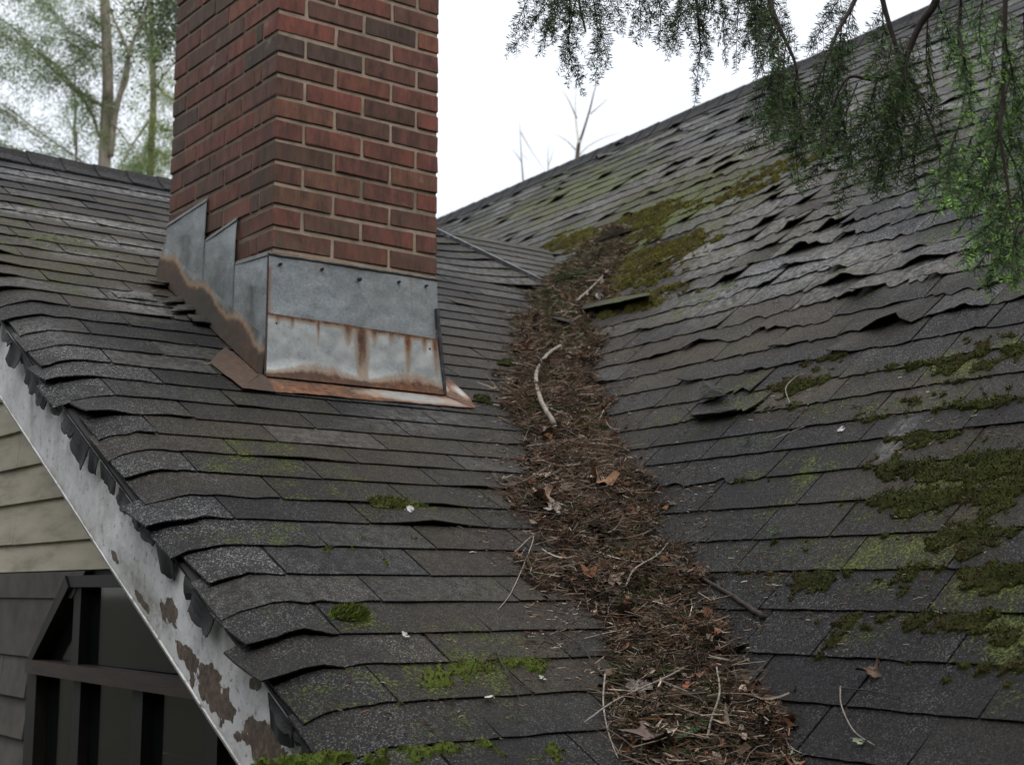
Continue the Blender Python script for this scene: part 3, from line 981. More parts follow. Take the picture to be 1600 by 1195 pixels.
# ridge caps B
n_cap = int(abs(hi_a - lo_a) / 0.16)
cb_drop = nrm(hz * math.cos(pb) - np.array([0, 0, math.sin(pb)]))
for i in range(n_cap):
    x = lo_a + 0.16 * i
    V = []
    for xx, hh in ((x, 0.004), (x + 0.21, 0.008)):
        for du, dh in ((-0.13, 0.006), (-0.06, 0.014), (-0.01, 0.03)): V.append(PLB.P(np.array(xx), np.array(RIDGE_B + du), dh + hh))
        c = PLB.P(np.array(xx), np.array(RIDGE_B + 0.01), 0.03 + hh); V.append(c)
        V.append(c + cb_drop * .06); V.append(c + cb_drop * .13)
    V = np.array(V) + rng.normal(0, 0.001, (12, 3))
    q = px(V[:1])[0]
    if (V[:1] @ R)[0][2] < .5 or q[0] < 500 or q[0] > 2000 or q[1] < -500: continue
    V = np.concatenate([V, V - NB * 0.006])
    f = []
    for j in range(5):
        f += [(j, j + 6, j + 7, j + 1), (12 + j, 13 + j, 19 + j, 18 + j), (j, j + 1, 13 + j, 12 + j), (6 + j, 18 + j, 19 + j, 7 + j)]
    f += [(0, 12, 18, 6), (5, 11, 23, 17)]
    obj('ridge_cap', mesh('ridge_cap', V, f, MS, {'wear_light': wear_light(V, 0.2)}, org=oB), rootB)

# ------------------------------------------------------------------ chimney
CZ0 = 0.9925                      # top of the front flashing
CH_TOP = CZ0 + 0.0675 * 18
rootC = empty('chimney', (CH0[0], CH0[1], 0.6), 'red brick chimney with galvanised metal flashing round its base, rust running down', 'chimney')
oC = L(rootC)
core_lo = (CH0[0] + 0.0042, CH0[1] + 0.0042, 0.35)
core_hi = (CH1[0] - 0.0042, CH1[1] - 0.006, CH_TOP)
obj('mortar_core', box_mesh('mortar_core', core_lo, core_hi, MM, org=oC), rootC)
cache = {}


def brick(lo, hi):
    dims = tuple(round(hi[i] - lo[i], 4) for i in range(3))
    k = (dims, rnd.randrange(6))
    if k not in cache:
        cache[k] = box_mesh('brick', (0, 0, 0), dims, MB, bev=0.0034, jit=0.0009)
    o = obj('brick', cache[k], rootC, np.array(lo) - oC)
    o.rotation_euler = (rnd.uniform(-.003, .003), rnd.uniform(-.004, .004), rnd.uniform(-.002, .002))
    return o


for r_ in range(-6, 18):
    z0 = CZ0 + 0.0675 * r_ + 0.009; z1 = z0 + 0.0562
    j = lambda: rnd.uniform(-.0012, .0008)
    X0, Y0 = CH0
    if r_ % 2 == 0:
        front = [(0, .199), (.209, .403), (.413, .589)]; left = [(0, .094), (.103, .145), (.154, .337), (.347, .549), (.559, .757)]; cd = .094
        right = [(0, .094), (.104, .3), (.31, .52), (.53, .757)]
    else:
        front = [(0, .093), (.103, .299), (.309, .499), (.509, .589)]; left = [(0, .225), (.235, .438), (.448, .648), (.658, .757)]; cd = .225
        right = [(0, .2), (.21, .41), (.42, .62), (.63, .757)]
    for i, (a, b) in enumerate(front):
        dep = left[0][1] if i == 0 else (right[0][1] if i == len(front) - 1 else 0.09)
        o_ = -0.0015
        brick((X0 + a - (0.0 if i else .0), Y0 + j(), z0 + j() * .5), (X0 + b, Y0 + dep, z1))
    for (a, b) in left[1:]: brick((X0 + j(), Y0 + a, z0 + j() * .5), (X0 + .09, Y0 + b, z1))
    for (a, b) in right[1:]:
        if z0 > 0.95: brick((X0 + .499, Y0 + a, z0), (X0 + .589, Y0 + b, z1))
# corbelled cap above the frame
obj('cap_slab', box_mesh('cap_slab', (CH0[0] - .04, CH0[1] - .04, CH_TOP), (CH1[0] + .04, CH1[1] + .04, CH_TOP + .06), MM, org=oC, bev=.006), rootC)


def sheet(name, corners, nu, nv, mat, parent, attrf, thick=0.0012, wob=0.0012, out_=None, uvshape=None):
    """sheet through 4 corners (bl, br, tr, tl) as a fine closed grid"""
    bl, br, tr, tl = [np.asarray(c, float) for c in corners]
    u = np.linspace(0, 1, nu + 1); v = np.linspace(0, 1, nv + 1)
    U, Vv = np.meshgrid(u, v); U = U.ravel(); Vv = Vv.ravel()
    P = (bl[None] * ((1 - U) * (1 - Vv))[:, None] + br[None] * (U * (1 - Vv))[:, None] + tr[None] * (U * Vv)[:, None] + tl[None] * ((1 - U) * Vv)[:, None])
    n = nrm(np.cross(br - bl, tl - bl))
    if out_ is not None and n @ np.asarray(out_) < 0: n = -n
    if uvshape is not None: P = uvshape(P, U, Vv, n)
    P = P + (vnoise(P, 7, 2.2) * wob * 3 + vnoise(P, 26, 5.0) * wob)[:, None] * n
    A = attrf(P, U, Vv)
    N_ = len(P)
    Vt = np.concatenate([P, P - n * thick])
    A = np.concatenate([A, A])
    idx = np.arange(N_).reshape(nv + 1, nu + 1)
    q = np.stack([idx[:-1, :-1], idx[:-1, 1:], idx[1:, 1:], idx[1:, :-1]], -1).reshape(-1, 4)
    qb = q[:, ::-1] + N_
    ring = np.concatenate([idx[0, :], idx[1:, -1], idx[-1, -2::-1], idx[-2:0:-1, 0]])
    r2 = np.roll(ring, -1)
    sk = np.stack([ring, ring + N_, r2 + N_, r2], -1)
    me = mesh(name, Vt, [q, qb, sk], mat, {attrf.aname: A}, org=L(parent), smooth=False)
    return obj(name, me, parent)


EYF = np.array([0, 1.0, 0])
yF = CH0[1] - 0.006


def fr(x, y, off=0.0):
    return hit(x, y, EYF, yF - off)


sm = lambda a, b, x: np.clip((x - a) / (b - a), 0, 1)


def drips(U, Vd, specs):
    """vertical runs: (u, half width, length) with Vd the distance below the seam"""
    o = np.zeros_like(U)
    for u, hw, ln in specs:
        w = hw * (1 - 0.6 * np.clip(Vd / ln, 0, 1))
        o = np.maximum(o, np.clip(1.3 - np.abs(U - u) / w, 0, 1) * np.clip(1.15 - Vd / ln, 0, 1))
    return o


def a_upper(P, U, V):
    A = np.zeros((len(P), 4))
    A[:, 0] = 0.75 * np.clip(1 - U / 0.035, 0, 1) * (V < .8) + 0.75 * np.clip(1 - (V) / 0.05, 0, 1)
    A[:, 0] = np.maximum(A[:, 0], 0.5 * drips(U, 1 - V, [(.47, .015, .35), (.83, .012, .9), (.27, .01, .5)]))
    A[:, 1] = 0.35 * np.clip(1 - (1 - V) / 0.08, 0, 1) + .25 * field(np.stack([U, V], 1), [(.5, .5, .3, .6, 0, 1)])
    A[:, 2] = 0.25 + 0.3 * (U > .55)
    return A


a_upper.aname = 'rust'
up = [fr(418, 492, .004), fr(686, 534, .004), fr(683, 440), fr(420, 399)]
sheet('flashing_panel', up, 90, 34, MZ, rootC, a_upper, out_=(0, -1, 0))


def a_lower(P, U, V):
    A = np.zeros((len(P), 4))
    seam = np.clip(1.25 - (1 - V) / 0.10, 0, 1)
    r = seam * 0.95
    r = np.maximum(r, drips(U, 1 - V, [(.53, .055, 1.6), (.80, .03, .95), (.28, .014, .5), (.14, .02, .25), (.9, .03, .35), (.70, .03, .3), (.97, .03, .9), (.06, .03, .2), (.45, .04, .4), (.60, .03, .35)]) * 1.0)
    floor = 0.20 - 0.08 * np.cos((U - .02) * 2 * math.pi * 1.9) + 0.07 * (U - .2)
    r = np.maximum(r, np.clip(1.3 - V / np.maximum(floor, .04), 0, 1) * 1.1)
    A[:, 0] = r
    A[:, 2] = 1.3
    return A


a_lower.aname = 'rust'


def flare(P, U, V, n):
    k = np.clip(1 - V / 0.35, 0, 1) ** 2
    return P + n[None] * (0.012 * k)[:, None]


base_l = P0 + np.array([0.004, -0.030, 0]); base_l[2] = (dA + 0.012 - NA[1] * base_l[1]) / NA[2]
pbr = fr(692, 606, .03)
zb = lambda P: np.array([P[0], P[1], (dA + 0.014 - NA[1] * P[1]) / NA[2]])
bl = zb(hit(413, 588, EYF, yF - .028)); br = zb(hit(691, 606, EYF, yF - .028))
sheet('flashing_panel', [bl, br, fr(687, 530, .009), fr(417, 488, .009)], 110, 34, MZ, rootC, a_lower, out_=(0, -1, 0), uvshape=flare)


# apron on the roof below the chimney
def on_roof(x, y, h=0.016):
    p = hit(x, y, NA, dA + h)
    return p


def a_apron(P, U, V):
    A = np.zeros((len(P), 4))
    c = field(np.stack([U, V], 1), [(.72, .45, .22, .30, 12, 1.2), (.32, .93, .2, .10, 0, .9), (.9, .35, .1, .3, 0, .6)])
    A[:, 0] = 0.98 - 0.75 * c
    A[:, 2] = 1.0
    return A


a_apron.aname = 'rust'
bl_ = bl + NA * .001; br_ = br + NA * .001
sheet('apron_flashing', [on_roof(430, 611, .013), on_roof(744, 637, .013), br_ + np.array([.004, 0.012, .006]), bl_ + np.array([0, .012, .006])], 90, 16, MZ, rootC, a_apron, out_=NA, wob=.0014)
sheet('apron_flashing', [on_roof(742, 637, .014), on_roof(735, 622, .014), on_roof(700, 590, .02), br_ + np.array([-.002, .01, .008])], 20, 12, MZ, rootC, a_apron, out_=NA)


def a_rusty(P, U, V):
    A = np.zeros((len(P), 4))
    A[:, 0] = 1.1; A[:, 1] = 1.3
    return A


a_rusty.aname = 'rust'
# left corner tongue of the apron and the long strip running up the roof beside the chimney
sheet('apron_flashing', [on_roof(378, 607, .014), on_roof(431, 611, .015), bl_ + np.array([.004, .004, .006]), on_roof(402, 584, .018)], 24, 12, MZ, rootC, a_rusty, out_=NA)
sheet('apron_flashing', [on_roof(328, 566, .010), on_roof(379, 607, .0135), on_roof(404, 585, .020), on_roof(352, 541, .018)], 24, 12, MZ, rootC, a_rusty, out_=NA)

M_LIP = simple_mat('weathered_lead_lip', [(0.3, (0.05, 0.052, 0.046)), (0.7, (0.14, 0.145, 0.135))], 40, 0.6)
# side: base flashing and three stepped counter-flashing panels, plane x = CH0.x
xs_ = CH0[0] - 0.006


def sd(x, y, off=0.0): return hit(x, y, [1, 0, 0], xs_ - off)


zroof = lambda Y: (dA - NA[1] * Y) / NA[2]


def h_attr(lo, hi_, grime=0.2, gx=None):
    def fn(P, U, V):
        A = np.zeros((len(P), 4))
        hgt = P @ NA - dA
        wav = 0.013 * np.cos((P[:, 1] - CH0[1]) * 2 * math.pi / 0.25 + 2.4)
        t = (hi_ + wav - hgt) / (hi_ - lo)
        A[:, 0] = np.clip(t, 0, 1.15)
        A[:, 1] = grime + 0.6 * np.exp(-((U - .5) / .2) ** 2) * (V < .7) + .5 * np.clip(1 - np.minimum(U, 1 - U) / .05, 0, 1)
        A[:, 2] = 0.35
        return A
    fn.aname = 'rust'
    return fn


YB = CH1[1] + 0.01
pf0 = np.array([xs_ - .03, CH0[1] - .026, 0]); pf0[2] = zroof(pf0[1]) + .012
pb0 = np.array([xs_ - .03, YB, 0]); pb0[2] = zroof(YB) + .012
ht = 0.13
h_b = h_attr(.065, .105, 1.3)
sheet('base_flashing', [pf0, pb0, np.array([xs_ - .003, YB, zroof(YB) + ht]), np.array([xs_ - .004, CH0[1] - .004, zroof(CH0[1]) + ht])], 100, 16, MZ, rootC, h_b, out_=(-1, 0, 0))
steps = [((420, 399), (367, 415)), ((370, 345), (318, 381)), ((323, 315), (261, 355))]
for (xa, ya), (xb, yb) in steps:
    tr_ = sd(xa, ya, .003); tl_ = sd(xb, yb, .003)
    if xa > 400: tr_[1] = CH0[1] - .004
    zt = tr_[2]; zt2 = tl_[2]
    b1 = np.array([xs_ - .008, tr_[1], zroof(tr_[1]) + .055]); b2 = np.array([xs_ - .008, tl_[1], zroof(tl_[1]) + .055])
    sheet('step_flashing', [b1, b2, tl_, tr_], 44, 44, MZ, rootC, h_attr(.06, .115, .25 if xa < 400 else .1), out_=(-1, 0, 0))
    # bent lip tucked in the mortar joint and standing edge
    lip = np.array([tr_, tl_, tl_ + [.006, 0, .014], tr_ + [.006, 0, .014]])
    lipb = lip + [-.0035, 0, 0]
    me = mesh('flashing_lip', np.concatenate([lip, lipb]), [(0, 1, 2, 3), (7, 6, 5, 4), (0, 4, 5, 1), (1, 5, 6, 2), (2, 6, 7, 3), (3, 7, 4, 0)], M_LIP, org=oC)
    obj('flashing_lip', me, rootC)
# sealant bead along the front top edge, corner seam and end strip
M_SEAL = simple_mat('old_sealant', [(0.3, (0.06, 0.058, 0.05)), (0.7, (0.17, 0.165, 0.14))], 50, 0.9, bump=.6)
tl3, tr3 = fr(419, 398), fr(684, 439)
pts = [tl3 + (tr3 - tl3) * t + np.array([0, .001, .004 + .002 * mnoise.noise(Vector((t * 20, 0, 0)))]) for t in np.linspace(0, 1, 30)]
V, f = tube(pts, [.0055 + .0015 * mnoise.noise(Vector((t * 30, 3, 0))) for t in range(30)], 6)
obj('sealant_bead', mesh('sealant_bead', V, f, M_SEAL, org=oC), rootC)
V, f = tube([fr(419, 400, .003), fr(417, 495, .01), bl + np.array([0, -.004, .006])], [.0026, .003, .0035], 6)
obj('corner_seam', mesh('corner_seam', V, f, M_TRIMBROWN, org=oC), rootC)
e0 = fr(682, 482, .012); e1 = br + np.array([0.004, -.006, .004])
fr_ = np.array([e0, e0 + [.010, 0, 0], e1 + [.010, 0, 0], e1])
V = np.concatenate([fr_, fr_ + [0, .02, 0]])
obj('edge_strip', mesh('edge_strip', V, [(3, 2, 1, 0), (4, 5, 6, 7), (0, 1, 5, 4), (1, 2, 6, 5), (2, 3, 7, 6), (3, 0, 4, 7)], M_DRIP, org=oC), rootC)
# a screw head with washer on the upper panel
sc = fr(563, 436, .012)
V, f = tube([sc + [0, .008, 0], sc, sc - [0, .002, 0]], [.0065, .0065, .003], 10)
obj('screw', mesh('screw', V, f, M_TRIMBROWN, org=oC), rootC)

for (x, y, pl_) in ((440, 412, .01), (505, 420, .01), (625, 440, .01), (668, 446, .012), (432, 505, .012), (672, 545, .014)):
    sc = fr(x, y, pl_)
    V, f = tube([sc + [0, .010, 0], sc + [0, .001, 0], sc - [0, .0015, 0]], [.0045, .0045, .002], 8)
    obj('nail', mesh('nail', V, f, M_TRIMBROWN, org=oC), rootC)

# ------------------------------------------------------------------ gable end: bargeboard, soffit, wall, window
rootG = empty('bargeboard', tuple(PLA.P(np.array(RAKE - .01), np.array(VLOW), -0.2)), 'white bargeboard with peeling paint and bare wood patches under the ragged shingle edge', 'bargeboard')
oG = L(rootG)
BX = 1.192
PEEL = [(265, 958, 12, 30, -15, 1), (325, 1065, 26, 40, -25, 1.1), (300, 1035, 14, 30, -25, 1), (345, 1100, 20, 34, -30, 1), (415, 1165, 28, 52, -28, 1.15), (398, 1068, 14, 14, 0, 1),
        (190, 785, 5, 20, -20, .8), (226, 945, 6, 20, -25, .9), (215, 930, 5, 16, -25, .8), (165, 690, 5, 9, -20, .6), (372, 1150, 8, 10, 0, .8), (140, 720, 4, 10, 0, .5), (430, 1190, 30, 20, 0, 1), (282, 1015, 8, 22, -20, .9),
        (180, 870, 4, 18, -25, .8), (345, 1130, 10, 14, 0, .7)]
DIRT = [(192, 775, 6, 40, 0, .9), (245, 955, 12, 60, -33, 1), (360, 985, 9, 50, 0, .9), (430, 1040, 10, 50, 0, .6), (330, 930, 30, 20, -40, .7), (50, 620, 3, 60, 0, .8), (230, 935, 15, 100, -33, .9), (100, 770, 8, 60, -35, .4), (490, 1150, 20, 40, -30, .9)]


def a_peel(P, U, V):
    q = px(P)
    A = np.zeros((len(P), 4))
    nz = vnoise(P, 22, 1.7) * .7 + vnoise(P, 55, 4.0) * .5 + vnoise(P, 130, 2.0) * .3
    fp = field(q, PEEL)
    A[:, 0] = np.clip((fp * 1.1 - .12 + nz * .75) * (fp > 0.02) + .9 * np.clip(nz - .72, 0, 1), 0, 1)
    A[:, 1] = field(q, DIRT) + .5 * np.clip(1 - V / .06, 0, 1) + .30 * np.clip((V - .6) / .4, 0, 1)
    return A


a_peel.aname = 'peel'
sv = np.array([VLOW, RIDGE_A])
bwid = 0.224


def bp(v, w_, x=BX): return np.array([x, 0, 0]) + PLA.P(np.array(0.0), np.array(v), 0) * [0, 1, 1] - NA * w_


sheet('face_board', [bp(VLOW, bwid), bp(RIDGE_A, bwid), bp(RIDGE_A, 0.045), bp(VLOW, 0.045)], 560, 44, MP, rootG, a_peel, thick=.022, out_=(-1, 0, 0), wob=.0006)


def a_strip(P, U, V):
    A = np.zeros((len(P), 4)); A[:, 1] = .35 + .4 * vnoise(P, 6); A[:, 0] = .35 + .35 * vnoise(P, 12, 3); return A


a_strip.aname = 'peel'
# thin lower edge strip
sheet('edge_strip', [bp(VLOW, bwid + .014, BX + .004), bp(RIDGE_A, bwid + .014, BX + .004), bp(RIDGE_A, bwid + .001, BX - .003), bp(VLOW, bwid + .001, BX - .003)], 200, 3, MP, rootG, a_strip, thick=.02, out_=(-1, 0, 0), wob=.0003)
# board end (grey block showing below the lowest curled tab)
# furring strip between board and deck
V = np.concatenate([[bp(VLOW, .09, BX + .023), bp(RIDGE_A, .09, BX + .023), bp(RIDGE_A, .048, BX + .023), bp(VLOW, .048, BX + .023)], [bp(VLOW, .09, BX + .08), bp(RIDGE_A, .09, BX + .08), bp(RIDGE_A, .048, BX + .08), bp(VLOW, .048, BX + .08)]])
boxf = [(0, 1, 2, 3), (7, 6, 5, 4), (0, 4, 5, 1), (1, 5, 6, 2), (2, 6, 7, 3), (3, 7, 4, 0)]
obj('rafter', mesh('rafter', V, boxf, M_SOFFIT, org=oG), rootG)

WX = 1.45
V = np.concatenate([[bp(VLOW, .12, BX + .024), bp(RIDGE_A, .12, BX + .024), bp(RIDGE_A, .12, WX), bp(VLOW, .12, WX)], [bp(VLOW, .10, BX + .024), bp(RIDGE_A, .10, BX + .024), bp(RIDGE_A, .10, WX), bp(VLOW, .10, WX)]])
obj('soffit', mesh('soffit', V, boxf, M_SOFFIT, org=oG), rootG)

rootW = empty('gable_wall', (WX, 4.0, g0), 'pale lap-sided gable wall in deep shade below the left roof edge', 'wall')
oW = L(rootW)
# backing wall with the window opening left out: pieces butted round it
WB = WX + 0.03
wl_top = lambda Y: zroof(Y) - .13
yE = RIDGE_A * math.cos(PA)


def clip_rake(pts, gap=.125):
    """keep what lies under the roof slope"""
    o = []
    g_ = lambda p: (OA[2] + p[0] * math.tan(PA) - gap) - p[1]
    for i, p in enumerate(pts):
        q = pts[(i + 1) % len(pts)]
        a, b = g_(p), g_(q)
        if a >= 0: o.append(p)
        if (a >= 0) != (b >= 0):
            t = a / (a - b)
            o.append((p[0] + t * (q[0] - p[0]), p[1] + t * (q[1] - p[1])))
    return o


def prism_yz(name, pts, x0, x1, mat, parent):
    pts = clip_rake(pts)
    if len(pts) < 3: return None
    n = len(pts)
    V = [(x0, y, z) for y, z in pts] + [(x1, y, z) for y, z in pts]
    f = [tuple(range(n)), tuple(reversed(range(n, 2 * n)))] + [(i, n + i, n + (i + 1) % n, (i + 1) % n) for i in range(n)]
    return obj(name, mesh(name, V, f, mat, org=L(parent)), parent)


zO = 0.045          # window head
prism_yz('wall_core', [(1.2, zO + .0), (yE, zO), (yE, 3), (1.2, 3)], WB, WB + .1, M_DARKFRAME, rootW)
prism_yz('wall_core', [(4.02, zO), (4.33, -.225), (4.33, g0), (yE, g0), (yE, zO)], WB, WB + .1, M_DARKFRAME, rootW)
prism_yz('wall_core', [(1.0, -1.6), (1.0, g0), (4.33, g0), (4.33, -1.6)], WB, WB + .1, M_DARKFRAME, rootW)
# lap siding above the window head
lines = [.062, .150, .282, .400, .52, .64, .76, .88, 1.0, 1.12, 1.24]
for i, z in enumerate(lines):
    z1 = (lines[i + 1] if i + 1 < len(lines) else z + .12) + .012
    # lower edge stands proud; the right end follows the rake
    def yr(zz): return (zz + .135 - OA[2]) / math.tan(PA) if True else 0
    ya, yb_ = max(yr(z) * 1.0, 2.0), max(yr(z1), 2.0)
    ends = [ya]
    Ycut = 4.55 if i % 2 else 5.0
    segs = [(None, Ycut), (Ycut + .002, yE)]
    for s0, s1 in segs:
        y0a = ya if s0 is None else s0; y0b = yb_ if s0 is None else s0
        y0a = max(y0a, ya); y0b = max(y0b, yb_)
        if s1 - y0a < .05: continue
        y0b = min(y0b, s1 - .01)
        V = [(WB - .022, y0a, z), (WB - .022, s1, z), (WB - .008, s1, z1), (WB - .008, y0b, z1), (WB - .0001, y0a, z), (WB - .0001, s1, z), (WB - .0001, s1, z1), (WB - .0001, y0b, z1)]
        V = np.array(V) + rng.normal(0, .0006, (8, 3)) * [0, 1, 1]
        obj('siding_board', mesh('siding_board', V, boxf, M_SIDING, org=oW), rootW)
# flat panel beside the slanted window corner and blocks below it
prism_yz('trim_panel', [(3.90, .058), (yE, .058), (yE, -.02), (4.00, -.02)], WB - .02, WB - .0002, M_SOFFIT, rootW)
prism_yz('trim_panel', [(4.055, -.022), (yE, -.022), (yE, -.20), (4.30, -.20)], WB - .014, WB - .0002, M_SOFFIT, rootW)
for i in range(9):
    z = -.203 - .125 * i
    for (ya, yb_) in ((4.37, 4.62 + .05 * (i % 2)), (4.624 + .05 * (i % 2), yE)):
        shaded_sd = M_SOFFIT  # same siding, a darker board colour standing in for deeper shade
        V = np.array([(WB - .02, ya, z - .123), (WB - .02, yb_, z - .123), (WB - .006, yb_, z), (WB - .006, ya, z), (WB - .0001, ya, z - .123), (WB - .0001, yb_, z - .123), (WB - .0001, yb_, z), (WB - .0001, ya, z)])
        obj('siding_board', mesh('siding_board', V, boxf, shaded_sd, org=oW), rootW)

rootN = empty('window', (WX, 3.6, -.9), 'dark brown framed window with a slanted upper corner in the shaded gable wall', 'window')
oN = L(rootN)


def bar(name, pts, x0, x1, mat): return prism_yz(name, pts, x0, x1, mat, rootN)


bar('frame', [(1.5, .045), (4.02, .045), (3.99, .012), (1.5, .012)], WB - .03, WB + .06, M_DARKFRAME)
bar('frame', [(4.02, .045), (4.335, -.225), (4.295, -.225), (3.99, .012)], WB - .035, WB + .06, M_DARKFRAME)
bar('frame', [(4.335, -.226), (4.335, -1.6), (4.25, -1.6), (4.25, -.226)], WB - .025, WB + .06, M_DARKFRAME)
bar('frame', [(1.5, -1.55), (4.25, -1.55), (4.25, -1.6), (1.5, -1.6)], WB - .025, WB + .06, M_DARKFRAME)
bar('transom', [(1.5, -.215), (4.30, -.205), (4.30, -.245), (1.5, -.262)], WB - .045, WB + .011, M_TRIMBROWN)
bar('mullion', [(3.93, .011), (3.985, .011), (3.985, -.207), (3.93, -.207)], WB - .018, WB + .011, M_DARKFRAME)
bar('mullion', [(3.90, -.252), (3.955, -.252), (3.955, -1.549), (3.90, -1.549)], WB - .018, WB + .011, M_DARKFRAME)
bar('mullion', [(3.46, -.255), (3.53, -.255), (3.53, -1.549), (3.46, -1.549)], WB - .018, WB + .011, M_DARKFRAME)
bar('mullion', [(3.02, -.258), (3.09, -.258), (3.09, -1.549), (3.02, -1.549)], WB - .018, WB + .011, M_DARKFRAME)
for ya, yb_, za, zb_ in ((1.55, 3.93, -.205, .011), (3.985, 4.25, -.205, -.01), (3.955, 4.25, -1.549, -.25), (3.53, 3.90, -1.549, -.25), (3.09, 3.46, -1.549, -.25), (1.55, 3.02, -1.549, -.25)):
    pts = [(ya, za), (yb_, za), (yb_, zb_), (ya, zb_)]
    if ya == 3.985: pts = [(ya, za), (4.26, za), (ya, .0)]
    bar('pane', pts, WB + .012, WB + .016, M_GLASS)
# the room behind the glass: back wall with pale board and side
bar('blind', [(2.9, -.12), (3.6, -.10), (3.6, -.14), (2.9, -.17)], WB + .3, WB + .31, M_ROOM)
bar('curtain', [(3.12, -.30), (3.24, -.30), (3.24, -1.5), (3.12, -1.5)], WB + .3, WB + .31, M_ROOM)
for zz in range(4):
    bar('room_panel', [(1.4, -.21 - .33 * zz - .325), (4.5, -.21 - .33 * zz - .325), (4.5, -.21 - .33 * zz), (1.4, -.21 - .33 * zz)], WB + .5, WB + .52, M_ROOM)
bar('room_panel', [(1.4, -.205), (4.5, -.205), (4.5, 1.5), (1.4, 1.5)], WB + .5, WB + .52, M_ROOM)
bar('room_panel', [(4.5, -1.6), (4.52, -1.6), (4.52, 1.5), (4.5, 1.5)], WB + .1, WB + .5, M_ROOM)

# ragged tar felt: a strip under the shingle ends, torn along its lower edge, and single hanging scraps
nv_ = 420
vs = np.linspace(VLOW, RIDGE_A, nv_)
cols = []
for X, dh in ((RAKE + .118, .0006), (RAKE + .08, .001), (RAKE + .04, .002), (RAKE, .004), (BX - .004, .006)):
    d = max(0, RAKE + .115 - X)
    cols.append(PLA.P(np.full(nv_, X), vs, -2.0 * 1.12 * d * d - dh - .001))
edge = cols[-1]
cols.append(edge + np.array([.004, 0, -.012]))
V = np.stack(cols, 1).reshape(-1, 3)
nc = len(cols)
ids = np.arange(nv_ * nc).reshape(nv_, nc)
q = np.stack([ids[:-1, :-1], ids[1:, :-1], ids[1:, 1:], ids[:-1, 1:]], -1).reshape(-1, 4)
V2 = V - np.array([0, 0, .002]) + np.array([.0015, 0, 0])
obj('felt_strip', mesh('felt_strip', np.concatenate([V, V2]), [q, q[:, ::-1] + len(V)], M_FELT, org=oA), rootA)
rf = random.Random(31)
for k, v in enumerate(courses):
    if v < VLOW or v > RIDGE_A - .1: continue
    for rep_ in range(rf.choice([0, 1, 1, 1, 2])):
        va_ = v + rf.uniform(-.02, .05); wd_ = rf.uniform(.06, .12)
        dep = rf.choice([.022, .035, .045, .06]) * rf.uniform(.8, 1.15)
        n1 = 11
        tilt = rf.uniform(-.5, .5)
        jj = [rf.uniform(-.002, .002) - (.007 if rf.random() < .15 else 0) for _ in range(n1)]
        cur_ = rf.uniform(-.004, .014)
        rows = []
        for r2 in range(4):
            t = r2 / 3
            for i in range(n1):
                s_ = i / (n1 - 1) - .5
                vv = va_ + (s_ + .5) * wd_ * (1 - .12 * t) 
                base_ = PLA.P(np.array(BX - .014), np.array(vv), -.040)
                dz_ = (dep * (1 - tilt * s_ - .9 * abs(s_) ** 2.5) + jj[i]) * t
                rows.append(base_ + np.array([-.004 - cur_ * t * t + .004 * math.sin(s_ * 7 + k) * t, 0, -dz_]))
        V = np.array(rows); N3 = len(V)
        V = np.concatenate([V, V + [.003, 0, 0]])
        f = []
        for r2 in range(3):
            for i in range(n1 - 1):
                a = r2 * n1 + i
                f += [(a, a + 1, a + n1 + 1, a + n1), (N3 + a, N3 + a + n1, N3 + a + n1 + 1, N3 + a + 1)]
            for i in (0, n1 - 1):
                a = r2 * n1 + i
                f.append((a, a + n1, N3 + a + n1, N3 + a))
        f += [(3 * n1 + i, 3 * n1 + i + 1, N3 + 3 * n1 + i + 1, N3 + 3 * n1 + i) for i in range(n1 - 1)]
        obj('felt_flap', mesh('felt_flap', V, f, M_FELT, org=oA), rootA)
for (x, y, wpx, hpx, lean) in ((476, 1130, 56, 44, 4), (300, 905, 46, 34, 4)):
    c = hit(x, y, [1, 0, 0], BX - .012)
    sc_ = (c @ R)[2] / F
    w_, h_ = wpx * sc_ * 1.3, hpx * sc_
    n1 = 9
    rows = [[], [], [], []]
    jj = [rnd.uniform(-.06, .06) for _ in range(n1)]
    tilt = rnd.uniform(-.35, .35)
    for i in range(n1):
        s_ = i / (n1 - 1) - .5
        for k_ in range(4):
            t = k_ / 3
            yy = c[1] - s_ * w_ * (1 - .25 * t) - lean * sc_ * t * 1.3
            zt = zroof(c[1] - s_ * w_) - .05
            zb_ = c[2] - h_ * (.85 + tilt * s_ + (jj[i] if k_ == 3 else 0))
            rows[k_].append((BX - .008 - .006 * math.sin(t * 2.6) - .003 * math.sin(s_ * 6 + x), yy, zt + (zb_ - zt) * t))
    V = np.array(sum(rows, []))
    N3 = len(V)
    V = np.concatenate([V, V + [.0028, 0, 0]])
    f = []
    for r2 in range(3):
        for i in range(n1 - 1):
            a = r2 * n1 + i
            f += [(a, a + 1, a + n1 + 1, a + n1), (N3 + a, N3 + a + n1, N3 + a + n1 + 1, N3 + a + 1)]
        for i in (0, n1 - 1):
            a = r2 * n1 + i
            f.append((a, a + n1, N3 + a + n1, N3 + a))
    f += [(3 * n1 + i, 3 * n1 + i + 1, N3 + 3 * n1 + i + 1, N3 + 3 * n1 + i) for i in range(n1 - 1)]
    obj('felt_scrap', mesh('felt_scrap', V, f, M_FELT, org=oA), rootA)

